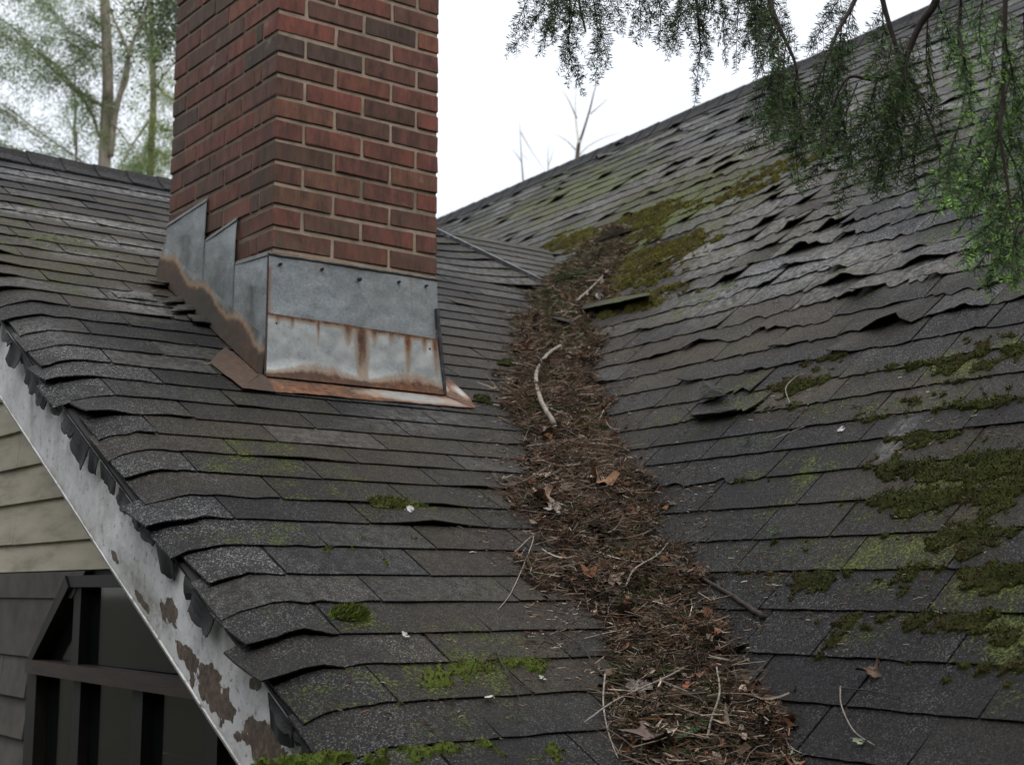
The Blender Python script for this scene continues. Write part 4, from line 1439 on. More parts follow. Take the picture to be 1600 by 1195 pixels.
#@@NEXT@@
# ------------------------------------------------------------------ debris in the valley
EDGES = [(372, 942, 978), (395, 900, 985), (430, 862, 975), (470, 824, 955), (520, 812, 942), (560, 798, 942), (600, 788, 938), (640, 790, 950), (690, 818, 975), (740, 800, 990),
         (780, 800, 1040), (830, 836, 1052), (880, 832, 1080), (930, 876, 1110), (980, 912, 1140), (1030, 938, 1180), (1080, 952, 1208), (1130, 966, 1224), (1195, 980, 1244), (1300, 1010, 1300), (1500, 1060, 1390)]
ey = np.array([e[0] for e in EDGES]); el = np.array([e[1] for e in EDGES]); er = np.array([e[2] for e in EDGES])


def roof_z(x, y):
    za = (dA - NA[0] * x - NA[1] * y) / NA[2]
    zb_ = (dB - NB[0] * x - NB[1] * y) / NB[2]
    return np.maximum(za, zb_)


def litter_depth(P):
    """0..1 cover of the valley litter for points on the roof"""
    q = px(P)
    l = np.interp(q[:, 1], ey, el); r = np.interp(q[:, 1], ey, er)
    m_ = np.minimum((q[:, 0] - l), (r - q[:, 0])) / (0.5 * (r - l))
    m_ = np.where(q[:, 1] < 366, -1, m_)
    return m_


gs = 0.0125
xs = np.arange(1.2, 5.2, gs); yy_ = np.arange(1.2, 6.2, gs)
GX, GY = np.meshgrid(xs, yy_)
GZ = roof_z(GX, GY)
PP = np.stack([GX.ravel(), GY.ravel(), GZ.ravel()], 1)
cov = litter_depth(PP)
# keep away from places the lens cannot see but which project into the band
za = (dA - NA[1] * PP[:, 1]) / NA[2]; zb2 = (dB - NB[0] * PP[:, 0] - NB[1] * PP[:, 1]) / NB[2]
near_valley = (np.abs(za - zb2) < 0.62) & (PP[:, 0] > 1.5)
cov = np.where(near_valley, cov, -1)
sel = np.where(cov > -0.35)[0]
nz = np.zeros(len(PP)); 
nz[sel] = vnoise(PP[sel], 4.2, 7.1) * .55 + vnoise(PP[sel], 10, 3.1) * .45 + vnoise(PP[sel], 24, 1.0) * .35 + vnoise(PP[sel], 60, 9.0) * .25
DEP = np.where(cov > -0.35, np.clip(cov + .04 + nz * .75, -0.3, 1) * 0.052 + nz * 0.022 * (cov > .1), -0.05)
inval = np.abs(za - zb2) < .10
DEP = DEP + np.where(cov > 0.1, np.clip(.10 - np.abs(za - zb2), 0, 1) * .22, 0)
okv = DEP > 0.0
idg = np.arange(len(PP)).reshape(GX.shape)
quads = np.stack([idg[:-1, :-1], idg[:-1, 1:], idg[1:, 1:], idg[1:, :-1]], -1).reshape(-1, 4)
quads = quads[okv[quads].any(1) & (cov[quads] > -.34).all(1)]
used = np.unique(quads)
remap = -np.ones(len(PP), int); remap[used] = np.arange(len(used))
TOPP = PP[used] + np.array([0, 0, 1.0]) * DEP[used][:, None]
cbase = np.tile(np.array([[0.022, 0.016, 0.011, 1.0]]), (len(used), 1))
cbase[:, :3] *= (1 + 0.9 * vnoise(TOPP, 30, 6))[:, None]
M_MULCH = vcol_mat('leaf_mould', 0.95, 0.15, 0.9, scale=150)
nt_ = M_MULCH.node_tree; g_ = G(nt_)
g_.bump(g_.noise(160, 5, 0.8), nt_.nodes['Principled BSDF'], 1.0, 0.012)
litter = tag(obj('leaf_litter', mesh('leaf_litter', TOPP, [remap[quads]], M_MULCH, {'tint': np.clip(cbase, 0.004, 1)}, smooth=True)), 'brown conifer litter and rotted leaves choking the valley between the two roof slopes', 'leaf litter', kind='stuff')

# surface to scatter on
cand = used[(DEP[used] > 0.002)]


def sample_litter(n, minc=-0.32, yrange=None, seed=0):
    r_ = np.random.default_rng(seed)
    cc = cand[cov[cand] > minc]
    # favour area evenly, thin out at the edge
    p = np.clip(0.18 + DEP[cc] * 26, 0.03, 1) * np.clip(.85 + .6 * nz[cc], .3, 1.4)
    q = px(PP[cc])
    vis = (q[:, 0] > 650) & (q[:, 0] < 1350) & (q[:, 1] < 1320)
    p = p * vis; p /= p.sum()
    k = r_.choice(cc, n, p=p)
    P = PP[k].copy()
    P[:, :2] += r_.uniform(-gs / 2, gs / 2, (n, 2))
    P[:, 2] = roof_z(P[:, 0], P[:, 1]) + np.maximum(DEP[k], 0.002)
    return P, k


def strands(P, length, width, tint, seed, tilt=0.35, curv=0.6, nseg=3, updir=None):
    """many little bent three-sided strands in one array"""
    r_ = np.random.default_rng(seed)
    n = len(P)
    az = r_.uniform(0, 2 * math.pi, n); el_ = r_.normal(0.05, tilt, n)
    d = np.stack([np.cos(az) * np.cos(el_), np.sin(az) * np.cos(el_), np.sin(el_)], 1)
    if updir is not None: d = d - (d @ updir)[:, None] * updir * 0.6
    side = np.cross(d, [0, 0, 1.0]); side /= np.linalg.norm(side, axis=1)[:, None] + 1e-9
    up = np.cross(side, d)
    k = r_.normal(0, curv, n)[:, None]; k2 = r_.normal(0, curv * .5, n)[:, None]
    L_ = (length * r_.uniform(.4, 1.4, n))[:, None]; W = (width * r_.uniform(.6, 1.4, n))[:, None]
    Vs = []
    for i in range(nseg):
        t = i / (nseg - 1)
        c = P + d * L_ * (t - .5) + side * k * L_ * (t - .5) ** 2 * 1.6 + up * k2 * L_ * (t - .5) ** 2 * 1.2
        w_ = W * (1 - .75 * abs(t - .3))
        for a in (0, 2.094, 4.188):
            Vs.append(c + w_ * (math.cos(a) * side + math.sin(a) * up))
    V = np.stack(Vs, 1).reshape(-1, 3)
    m = nseg * 3
    base = np.arange(n)[:, None] * m
    fq = []
    for i in range(nseg - 1):
        for j in range(3):
            fq.append(base + np.array([i * 3 + j, i * 3 + (j + 1) % 3, (i + 1) * 3 + (j + 1) % 3, (i + 1) * 3 + j]))
    T = np.repeat(tint, m, axis=0)
    return V, np.concatenate(fq), T


def pick_tint(n, pal, wts, seed, var=.35):
    r_ = np.random.default_rng(seed)
    pal = np.array(pal, float); wts = np.array(wts, float); wts /= wts.sum()
    c = pal[r_.choice(len(pal), n, p=wts)] * r_.uniform(1 - var, 1 + var, (n, 1))
    return np.concatenate([c, np.ones((n, 1))], 1)


PAL = [(0.105, 0.066, 0.044), (0.190, 0.095, 0.054), (0.035, 0.026, 0.020), (0.30, 0.235, 0.175), (0.13, 0.105, 0.080), (0.50, 0.44, 0.36), (0.062, 0.068, 0.030), (0.08, 0.11, 0.07)]
N1 = 42000
P, k = sample_litter(N1, seed=1)
P[:, 2] += rng.uniform(-0.004, 0.010, N1)
# greener where the litter has moss and fresh hemlock in it
GREEN = [(880, 470, 70, 40, 0, .9), (930, 400, 60, 30, 0, .9), (900, 520, 60, 30, 0, .5), (900, 432, 50, 14, 0, 1), (960, 375, 40, 16, 0, .5), (870, 590, 40, 12, 0, .4), (980, 850, 60, 30, 0, .5), (1010, 920, 60, 30, 0, .4), (1080, 1120, 90, 50, 0, .6), (1000, 1060, 70, 40, 0, .5), (830, 640, 30, 20, 0, .4), (920, 660, 30, 20, 0, .4)]
tint = pick_tint(N1, PAL, [6, 3.6, 7, 3.0, 4, .9, 1.6, .3], 2)
gq = field(px(P), GREEN)
gm = rng.random(N1) < gq * .6
tint[gm, :3] = np.array([0.040, 0.055, 0.016]) * rng.uniform(.6, 1.6, (gm.sum(), 1))
V, fq, T = strands(P, 0.036, 0.00112, tint, 3, curv=1.7, tilt=.42)
obj_ = tag(obj('needle_litter', mesh('needle_litter', V, [fq], M_VCOL, {'tint': T})), 'loose brown needles and small twigs heaped along the valley', 'needle litter', kind='stuff')
# leaf fragments: bent little polygons
N2 = 4200
P, k = sample_litter(N2, seed=4)
r_ = np.random.default_rng(5)
az = r_.uniform(0, 6.28, N2)
tn = np.stack([r_.normal(0, .5, N2), r_.normal(0, .5, N2), np.ones(N2)], 1); tn /= np.linalg.norm(tn, axis=1)[:, None]
u_ = np.cross(tn, np.stack([np.cos(az), np.sin(az), 0 * az], 1)); u_ /= np.linalg.norm(u_, axis=1)[:, None]
v_ = np.cross(tn, u_)
s_ = r_.uniform(.004, .012, (N2, 1)) * np.where(r_.random((N2, 1)) < .10, 1.9, 1.0)
pts = []
for a, rr in ((0, 1.2), (1.0, .7), (2.2, .9), (3.3, .6), (4.3, 1.0), (5.4, .6)):
    pts.append(P + tn * .006 + u_ * s_ * rr * math.cos(a) * r_.uniform(.7, 1.3, (N2, 1)) + v_ * s_ * rr * math.sin(a) + tn * s_ * r_.normal(.2, .45, (N2, 1)))
cen = P + tn * .006
V = np.stack([cen] + pts, 1).reshape(-1, 3)
b0 = np.arange(N2)[:, None] * 7
tri = np.concatenate([b0 + np.array([0, i + 1, (i + 1) % 6 + 1]) for i in range(6)])
tt = pick_tint(N2, [(0.12, .075, .05), (0.20, .10, .055), (0.06, .042, .03), (.42, .34, .27), (.18, .15, .11)], [5, 3, 4, 1.5, 2], 6)
tag(obj('leaf_fragments', mesh('leaf_fragments', V, [tri], M_VCOL, {'tint': np.repeat(tt, 7, 0)})), 'crumbled dead leaf pieces scattered through the valley litter', 'leaf fragments', kind='stuff')
# longer wiry twigs in the litter
N3_ = 1000
P, k = sample_litter(N3_, minc=-.2, seed=7)
P[:, 2] += 0.012
V, fq, T = strands(P, 0.11, 0.0016, pick_tint(N3_, [(.16, .12, .09), (.38, .31, .25), (.08, .06, .045)], [3, 1.4, 2], 8), 9, tilt=.18, curv=.9, nseg=7)
tag(obj('fine_twigs', mesh('fine_twigs', V, [fq], M_VCOL, {'tint': T})), 'thin wiry twigs tangled in the brown valley litter', 'twigs', kind='stuff')

# scattered crumbs on the slopes beyond the litter edge
def scatter_roof(n, patches, seed, thr=.15):
    r_ = np.random.default_rng(seed)
    out_ = []; nr = []
    tot = sum(p[2] * p[3] * p[5] for p in patches)
    for cx_, cy_, rx, ry, dg, s in patches:
        m_ = int(n * rx * ry * s / tot) + 1
        a = math.radians(dg)
        rad = np.sqrt(r_.random(m_)) * 1.15; th = r_.uniform(0, 6.283, m_)
        u = rad * np.cos(th) * rx; v = rad * np.sin(th) * ry
        X = cx_ + u * math.cos(a) - v * math.sin(a); Y = cy_ + u * math.sin(a) + v * math.cos(a)
        for x, y in zip(X, Y):
            p, N = surf(x, y, 0.006)
            out_.append(p); nr.append(N)
    return np.array(out_), np.array(nr)


CRUMB = [(800, 560, 34, 120, 0, 1.6), (965, 560, 34, 110, 0, 1.4), (800, 800, 50, 90, 0, 1.3), (1070, 800, 40, 80, 20, 1.2), (870, 960, 40, 80, 25, 1.2), (1170, 960, 40, 90, 25, 1.0), (840, 450, 40, 40, 0, 1.5), (1000, 430, 60, 50, 0, 1.5), (790, 660, 60, 90, 0, .7), (760, 800, 70, 60, 0, .4), (840, 700, 90, 60, 0, .5), (1010, 660, 60, 100, 0, .5), (1100, 830, 80, 60, 20, .4), (880, 1000, 60, 80, 0, .5), (820, 480, 40, 90, 0, .6), (960, 400, 90, 50, 0, .8),
         (1060, 330, 120, 60, -20, .8), (1230, 620, 60, 30, -35, 1.2), (1300, 650, 60, 16, 0, 1.0), (1400, 620, 80, 30, 0, .5), (100, 385, 140, 14, 9, .9), (330, 575, 40, 12, 30, 1), (270, 470, 60, 25, 20, .8), (700, 590, 60, 30, 0, .2), (1500, 760, 100, 100, 0, .6),
         (1200, 400, 200, 100, -20, .25), (690, 1080, 160, 80, 0, .15), (600, 800, 60, 14, 0, .6), (1380, 960, 120, 60, 0, .3), (770, 640, 40, 12, 0, 1.5)]
P, nr = scatter_roof(8000, CRUMB, 21)
lit = litter_depth(P)
V, fq, T = strands(P, 0.017, 0.0009, pick_tint(len(P), PAL, [5, 4, 3, 3, 4, 1.6, 1, .2], 22), 23, tilt=.15)
tag(obj('stray_needles', mesh('stray_needles', V, [fq], M_VCOL, {'tint': T})), 'stray brown needles and crumbs sprinkled over the shingles', 'needles', kind='stuff')

# ------------------------------------------------------------------ moss with real depth
MOSS_A = [p for p in MOSS if p[0] < 870 or (p[0] < 1000 and p[1] > 1150)]
MOSS_B = [p for p in MOSS if p not in MOSS_A]
M_MOSS = vcol_mat('moss', 0.95, 0.1, 0.5, scale=200)


def moss_mat_mesh(pl, patches, name, label, hmax, seed, parent=None, thr=.45, dens=1.0, pal=None):
    Vs = []; Fs = []; o = 0
    blades = []
    for i, (cx_, cy_, rx, ry, dg, s) in enumerate(patches):
        if s < .45: continue
        if pl is PLB: rx, ry = rx * 1.22, ry * 1.28
        cs = [pl.at(cx_ + sx * rx * 1.15, cy_ + sy * (ry * 1.15 + rx * abs(math.sin(math.radians(dg))))) for sx in (-1, 1) for sy in (-1, 1)]
        a0, a1 = min(c[0] for c in cs), max(c[0] for c in cs)
        b0_, b1 = min(c[1] for c in cs), max(c[1] for c in cs)
        st = 0.0085
        A, B = np.meshgrid(np.arange(a0, a1, st), np.arange(b0_, b1, st))
        if A.size > 60000 or A.size < 9: continue
        P = pl.P(A.ravel(), B.ravel(), 0.0)
        fl = field(px(P), [(cx_, cy_, rx, ry, dg, s)])
        on = fl > .12
        nz = np.full(len(P), -1.0)
        nz[on] = vnoise(P[on], 22, seed) * .55 + vnoise(P[on], 55, seed + 3) * .35 + vnoise(P[on], 7, seed + 8) * .4
        cs_ = np.array(courses if pl is PLA else cB)
        bb_ = pl.ab(P)[1]
        up_d = np.array([np.min(np.where(cs_ - b_ > -.004, cs_ - b_, 9)) for b_ in bb_])
        nz = nz + .30 * np.exp(-(up_d / .030) ** 2) - .12
        h = (fl + nz * 1.35 - thr)
        H = np.where(on, np.clip(h, -.3, .8) * hmax, -.01)
        H = np.where(H > 0, H + 0.004 + .003 * np.abs(nz), -0.004)
        ids = np.arange(len(P)).reshape(A.shape)
        q = np.stack([ids[:-1, :-1], ids[:-1, 1:], ids[1:, 1:], ids[1:, :-1]], -1).reshape(-1, 4)
        q = q[(H[q] > 0).any(1)]
        if not len(q): continue
        us = np.unique(q); rm = -np.ones(len(P), int); rm[us] = np.arange(len(us))
        Vs.append(P[us] + (H[us] + 0.003)[:, None] * pl.n); Fs.append(rm[q] + o); o += len(us)
        hot = us[H[us] > 0.004]
        if len(hot):
            nb_ = int(len(hot) * 2.6 * dens)
            kk = rng.choice(hot, nb_)
            bp_ = P[kk] + (H[kk] + 0.003)[:, None] * pl.n + rng.uniform(-st / 2, st / 2, (nb_, 1)) * pl.e1 + rng.uniform(-st / 2, st / 2, (nb_, 1)) * pl.e2
            blades.append(bp_)
    V = np.concatenate(Vs); Fq = np.concatenate(Fs)
    pal = pal or [(0.045, 0.055, 0.010), (0.075, 0.085, 0.014), (0.11, 0.12, 0.022), (0.050, 0.040, 0.014), (0.028, 0.036, 0.010)]
    q = px(V)
    tone = 0.5 + 0.5 * vnoise(V, 14, 3)
    c = np.array(pal[4])[None] * (1 - tone[:, None]) + np.array(pal[0])[None] * tone[:, None]
    T = np.concatenate([c, np.ones((len(V), 1))], 1)
    bl_ = np.concatenate(blades)
    n = len(bl_)
    r_ = np.random.default_rng(seed + 40)
    d = r_.normal(0, .65, (n, 3)) + pl.n * 1.0 + np.array([0, 0, .3]); d /= np.linalg.norm(d, axis=1)[:, None]
    side = np.cross(d, r_.normal(0, 1, (n, 3))); side /= np.linalg.norm(side, axis=1)[:, None]
    ln_ = r_.uniform(.004, .011, (n, 1)) * (1 if hmax > .015 else .8)
    wd = r_.uniform(.0010, .0022, (n, 1))
    s3 = np.cross(d, side)
    bv = np.stack([bl_ - side * wd, bl_ + side * wd, bl_ + s3 * wd * 1.4, bl_ + d * ln_], 1).reshape(-1, 3)
    bb = np.arange(n)[:, None] * 4 + len(V)
    bt = np.concatenate([bb + [0, 1, 3], bb + [1, 2, 3], bb + [2, 0, 3]])
    gg = np.clip(.5 + .8 * vnoise(bl_[::1], 12, 8), 0, 1)
    pc = np.array(pal)
    ci = r_.choice(len(pal), n, p=[.34, .24, .12, .12, .18])
    cc = pc[ci] * (0.65 + .8 * gg[:, None])
    br_ = np.clip(vnoise(bl_, 9, 31) * 2.4 + .15, 0, .88)[:, None]
    cc = cc * (1 - br_) + np.array([[0.075, 0.052, 0.028]]) * br_
    BT = np.repeat(np.concatenate([cc, np.ones((n, 1))], 1), 4, 0)
    BT[3::4, :3] *= 1.35
    me = mesh(name, np.concatenate([V, bv]), [Fq, bt], M_MOSS, {'tint': np.concatenate([T, BT])})
    return tag(obj(name, me), label, 'moss', kind='stuff')


moss_mat_mesh(PLB, [p for p in MOSS_B if p[1] < 500], 'moss', 'thick yellow-green moss cushions high on the right roof slope', 0.019, 5, dens=1.0, thr=.50,
              pal=[(0.085, 0.082, 0.016), (0.13, 0.125, 0.024), (0.19, 0.18, 0.042), (0.11, 0.080, 0.035), (0.032, 0.030, 0.010)])
moss_mat_mesh(PLB, [p for p in MOSS_B if p[1] >= 500], 'moss', 'dark green moss mats on the lower right roof slope', 0.009, 15, dens=.85, thr=.66,
              pal=[(0.036, 0.042, 0.009), (0.055, 0.062, 0.012), (0.085, 0.090, 0.020), (0.060, 0.042, 0.020), (0.016, 0.018, 0.007)])
moss_mat_mesh(PLA, [p for p in MOSS_A if p[5] >= .58 and p[0] > 400 and p[0] != 560], 'moss', 'low green moss film on the front roof shingles', 0.004, 25, dens=.55, thr=.78,
              pal=[(0.060, 0.085, 0.012), (0.090, 0.120, 0.018), (0.12, 0.15, 0.03), (0.050, 0.050, 0.014), (0.030, 0.040, 0.010)])


DEPG = DEP.reshape(GX.shape)


def surf_top(x, y):
    """what is seen at photo pixel (x, y): the litter heap where there is one, else the roof"""
    q, N = surf(x, y, 0)
    r = nrm(q); D_ = np.linalg.norm(q)
    last = q; inside = False
    for t in np.arange(D_, D_ - .5, -.004):
        p = r * t
        i = int(round((p[1] - yy_[0]) / gs)); j = int(round((p[0] - xs[0]) / gs))
        if not (0 <= i < DEPG.shape[0] and 0 <= j < DEPG.shape[1]): break
        d_ = DEPG[i, j]
        if d_ <= 0: 
            if t < D_ - .05: break
            continue
        if p[2] < roof_z(p[0], p[1]) + d_: last = p; inside = True
    if inside: return last, nrm(N + np.array([0, 0, 1.0])), True
    return q, N, False


# ------------------------------------------------------------------ sticks, twigs, leaves lying on the roofs
def stick(pts, rad, name, label, cat, mat, lift=0.012, group=None, branches=(), nseg=None, jitter=.0):
    P3 = []
    for p in pts:
        q, N, inl = surf_top(p[0], p[1])
        l_ = lift if len(p) < 3 else p[2]
        q = q + N * (min(l_ * .35, .024) if inl else l_)
        P3.append(q)
    c = smooth_line(P3, nseg or max(8, 5 * len(pts)))
    c = c + np.array([[mnoise.noise(Vector((i * .7, 1, len(pts)))) * rad[0] * .7 for _ in range(3)] for i in range(len(c))])
    r = np.linspace(rad[0], rad[1], len(c)) * (1 + .12 * np.array([mnoise.noise(Vector((i * .9, 4, 2))) for i in range(len(c))]))
    org = c[0].copy()
    o = obj(name, mesh(name, *tube(c, r, 8), mat, org=org, smooth=True), None, org)
    tag(o, label, cat, group)
    for bpts in branches:
        Q = []
        for p in bpts:
            q, N = surf(p[0], p[1], 0); Q.append(q + N * (lift if len(p) < 3 else p[2]))
        cb = smooth_line(Q, 8)
        obj('side_twig', mesh('side_twig', *tube(cb, np.linspace(rad[1] * .9, rad[1] * .4, 8), 5), mat, org=org, smooth=True), o)
    return o


dl = 0.062
stick([(874, 549, dl), (852, 566, .075), (836, 596, .085), (843, 636, .08), (864, 673, .066)], (.0062, .0085), 'bare_stick', 'thick curved grey stick lying on the litter right of the metal flashing', 'stick', M_PALEBARK, nseg=26)
stick([(952, 428, .05), (930, 452, .055), (903, 476, .05)], (.0035, .005), 'bare_stick', 'short straight pale stick beside the dark moss clump near the valley top', 'stick', M_PALEBARK)
stick([(1196, 969, .009), (1150, 938, .012), (1100, 908, .022), (1055, 884, .05)], (.0058, .003), 'bare_stick', 'straight reddish brown stick reaching from the litter onto the right roof', 'stick', M_BARK)
stick([(1045, 852, .02), (1030, 878, .05), (990, 902, .06), (975, 930, .06)], (.0016, .0022), 'thin_twig', 'thin pale forked twig standing up from the litter above the straight brown stick', 'twig', M_PALEBARK)
stick([(772, 1022), (785, 1050), (812, 1078), (833, 1090)], (.0022, .0011), 'thin_twig', 'forked dry sprig on the mossy shingles at the bottom of the front roof', 'twig', M_BARK,
      branches=([(772, 1022), (750, 1045), (738, 1060)], [(785, 1050), (802, 1085), (812, 1110), (808, 1135)], [(775, 1030), (790, 1035), (828, 1060)]))
stick([(860, 968), (862, 990), (905, 1020), (945, 1062), (1010, 1085)], (.0013, .0017), 'thin_twig', 'long wiry root-like twig crossing the left edge of the litter', 'twig', M_BARK, lift=.016)
stick([(941, 1065), (938, 1110), (950, 1150), (965, 1190)], (.0020, .0012), 'thin_twig', 'curved twig hanging over the bottom left edge of the litter', 'twig', M_PALEBARK, lift=.018)
stick([(1316, 1082), (1360, 1086), (1412, 1096)], (.0016, .0011), 'thin_twig', 'short reddish twig at the bottom right shingles', 'twig', M_BARK)
stick([(1318, 1080), (1320, 1110), (1340, 1150), (1372, 1172)], (.0014, .0009), 'thin_twig', 'thin bent twig with a small leaf on the bottom right shingles', 'twig', M_PALEBARK)
stick([(1000, 900, .06), (1060, 905, .055), (1110, 870, .02)], (.0014, .002), 'thin_twig', 'thin twig bridging the litter and the first shingle joint of the right roof', 'twig', M_PALEBARK) if False else None
stick([(905, 1150, .03), (960, 1110, .06), (1040, 1075, .07), (1075, 1060, .07)], (.0015, .0025), 'thin_twig', 'pale twig lying across the litter at the bottom of the valley', 'twig', M_PALEBARK)
stick([(1125, 1060, .07), (1130, 1100, .07), (1118, 1140, .07), (1110, 1170, .06)], (.0018, .0024), 'thin_twig', 'upright bent twig on the litter at the bottom right of the valley', 'twig', M_PALEBARK)
stick([(800, 870, .01), (830, 850, .02), (800, 925, .01), (776, 958, .008)], (.0016, .0008), 'thin_twig', 'hooked pale twig at the left edge of the litter on the front roof', 'twig', M_PALEBARK)
stick([(1240, 640, .02), (1236, 620, .03), (1250, 600, .025), (1262, 592, .02)], (.0016, .0009), 'thin_twig', 'tiny pale twig on the brown moss of the right roof', 'twig', M_PALEBARK)
stick([(1215, 695, .02), (1260, 672, .012)], (.0012, .0008), 'thin_twig', 'small straight twig on the right roof below the brown moss', 'twig', M_PALEBARK)


def leaf(x, y, size, rot, tint, label, name='dead_leaf', lobes=5, lift=.012, curl=.5, cat='leaf', spin=0):
    p, N, inl = surf_top(x, y)
    p = p + N * (min(lift, .016) if inl else lift)
    r_ = np.random.default_rng(int(x * 7 + y))
    t = nrm(N + r_.normal(0, .25, 3) + np.array([-.3, -.5, .1]) * spin)
    u = nrm(np.cross(t, [math.cos(rot), math.sin(rot), .1])); v = np.cross(t, u)
    n = 36
    V = [p]
    for ring in (.5, 1.0):
        for i in range(n):
            a = 2 * math.pi * i / n
            rr = (0.55 + 0.45 * abs(math.cos(a * lobes / 2)) ** 1.3) * (1 + .12 * math.sin(11 * a + x)) * (1.15 if abs(a) < .6 or a > 5.7 else 1)
            rr *= ring * size
            h = curl * size * ((ring * (.5 + .5 * math.sin(a * 2 + x))) ** 2 * .9 + .15 * math.sin(a * 5 + y) * ring)
            V.append(p + u * rr * math.cos(a) + v * rr * math.sin(a) * .8 + t * h)
    f = [(0, 1 + i, 1 + (i + 1) % n) for i in range(n)] + [(1 + i, 1 + n + i, 1 + n + (i + 1) % n, 1 + (i + 1) % n) for i in range(n)]
    V = np.array(V)
    V2 = V - t * .0006; m0 = len(V)
    f2 = [tuple(reversed([q + m0 for q in ff])) for ff in f]
    c = np.tile(np.array([[*tint, 1.0]]), (2 * m0, 1)); c[1:n + 1, :3] *= 1.15
    o = obj(name, mesh(name, np.concatenate([V, V2]), f + f2, M_VCOL, {'tint': c}, org=p, smooth=True), None, p)
    tag(o, label, cat)
    st = smooth_line([p, p + u * -size * .6 + t * .004, p - u * size * 1.5 + t * .012], 6)
    obj('stalk', mesh('stalk', *tube(st, [.0011, .001, .001, .0009, .0008, .0008], 5), M_BARK, org=p), o)
    return o


leaf(938, 760, .042, 1.2, (.23, .135, .08), 'large curled tan dead leaf standing on the middle of the litter', lift=.062, curl=1.0, spin=1)
leaf(846, 786, .036, .2, (.26, .18, .13), 'curled pale brown leaf at the left edge of the litter', lift=.03, curl=.9, spin=1)
leaf(862, 805, .030, 2.2, (.34, .29, .25), 'greyish crumpled leaf below the curled pale brown leaf', lift=.045, curl=.6)
leaf(852, 681, .034, .6, (.30, .22, .18), 'pinkish flat leaf at the lower end of the curved grey stick', lift=.05, curl=.35)
leaf(985, 975, .046, .3, (.105, .060, .042), 'dark brown folded leaf lying in the lower litter', lift=.058, curl=.5)
leaf(1022, 1168, .060, 1.0, (.125, .090, .080), 'large dark maple leaf at the bottom of the valley', lift=.058, curl=.4)
leaf(958, 915, .028, 2.0, (.24, .19, .15), 'small pale leaf sticking up left of the brown stick', lift=.06, curl=.7, spin=1)
leaf(1080, 1082, .016, 2.0, (.24, .08, .04), 'small rust orange leaf on the lower litter', lift=.07, curl=.3)
leaf(995, 1085, .034, 1.7, (.20, .17, .15), 'grey torn leaf on the lower litter', lift=.06, curl=.4)
leaf(765, 1098, .011, 1.0, (.46, .47, .36), 'small pale green leaf on the mossy shingles at the bottom of the front roof', lobes=1, lift=.012, curl=.3)
leaf(631, 1000, .009, .4, (.46, .48, .42), 'tiny whitish lichen flake on a bare shingle below the moss tuft', 'lichen_flake', lobes=5, lift=.012, curl=.3, cat='lichen')
leaf(845, 1067, .008, .4, (.38, .42, .36), 'tiny grey-green lichen flake near the left edge of the litter', 'lichen_flake', lobes=5, lift=.012, curl=.3, cat='lichen')
leaf(1348, 1166, .010, .4, (.22, .25, .17), 'tiny green leaf at the tip of the thin bent twig', lobes=3, lift=.012, curl=.3)
leaf(1320, 675, .012, .4, (.40, .40, .42), 'small pale leaf on the right roof above the moss mats', lobes=1, lift=.012, curl=.3)
leaf(1247, 911, .010, .9, (.45, .40, .34), 'tiny bright flake on the right roof moss', 'lichen_flake', lobes=1, lift=.016, curl=.3, cat='lichen') if False else None
leaf(905, 402, .026, .9, (.36, .34, .32), 'pale grey dead leaf at the top of the valley', lift=.05, curl=.5)
leaf(935, 470, .030, .2, (.33, .31, .29), 'crumpled grey leaf under the end of the short pale stick', lift=.045, curl=.9, spin=1)
leaf(1370, 1055, .024, .2, (.13, .09, .065), 'curled brown leaf on the shingles right of the lower litter', lobes=3, lift=.012, curl=.9)
leaf(640, 803, .012, .2, (.42, .42, .41), 'small white scrap beside the moss clump on the front roof', 'pale_scrap', lobes=1, lift=.012, curl=.2, cat='scrap')


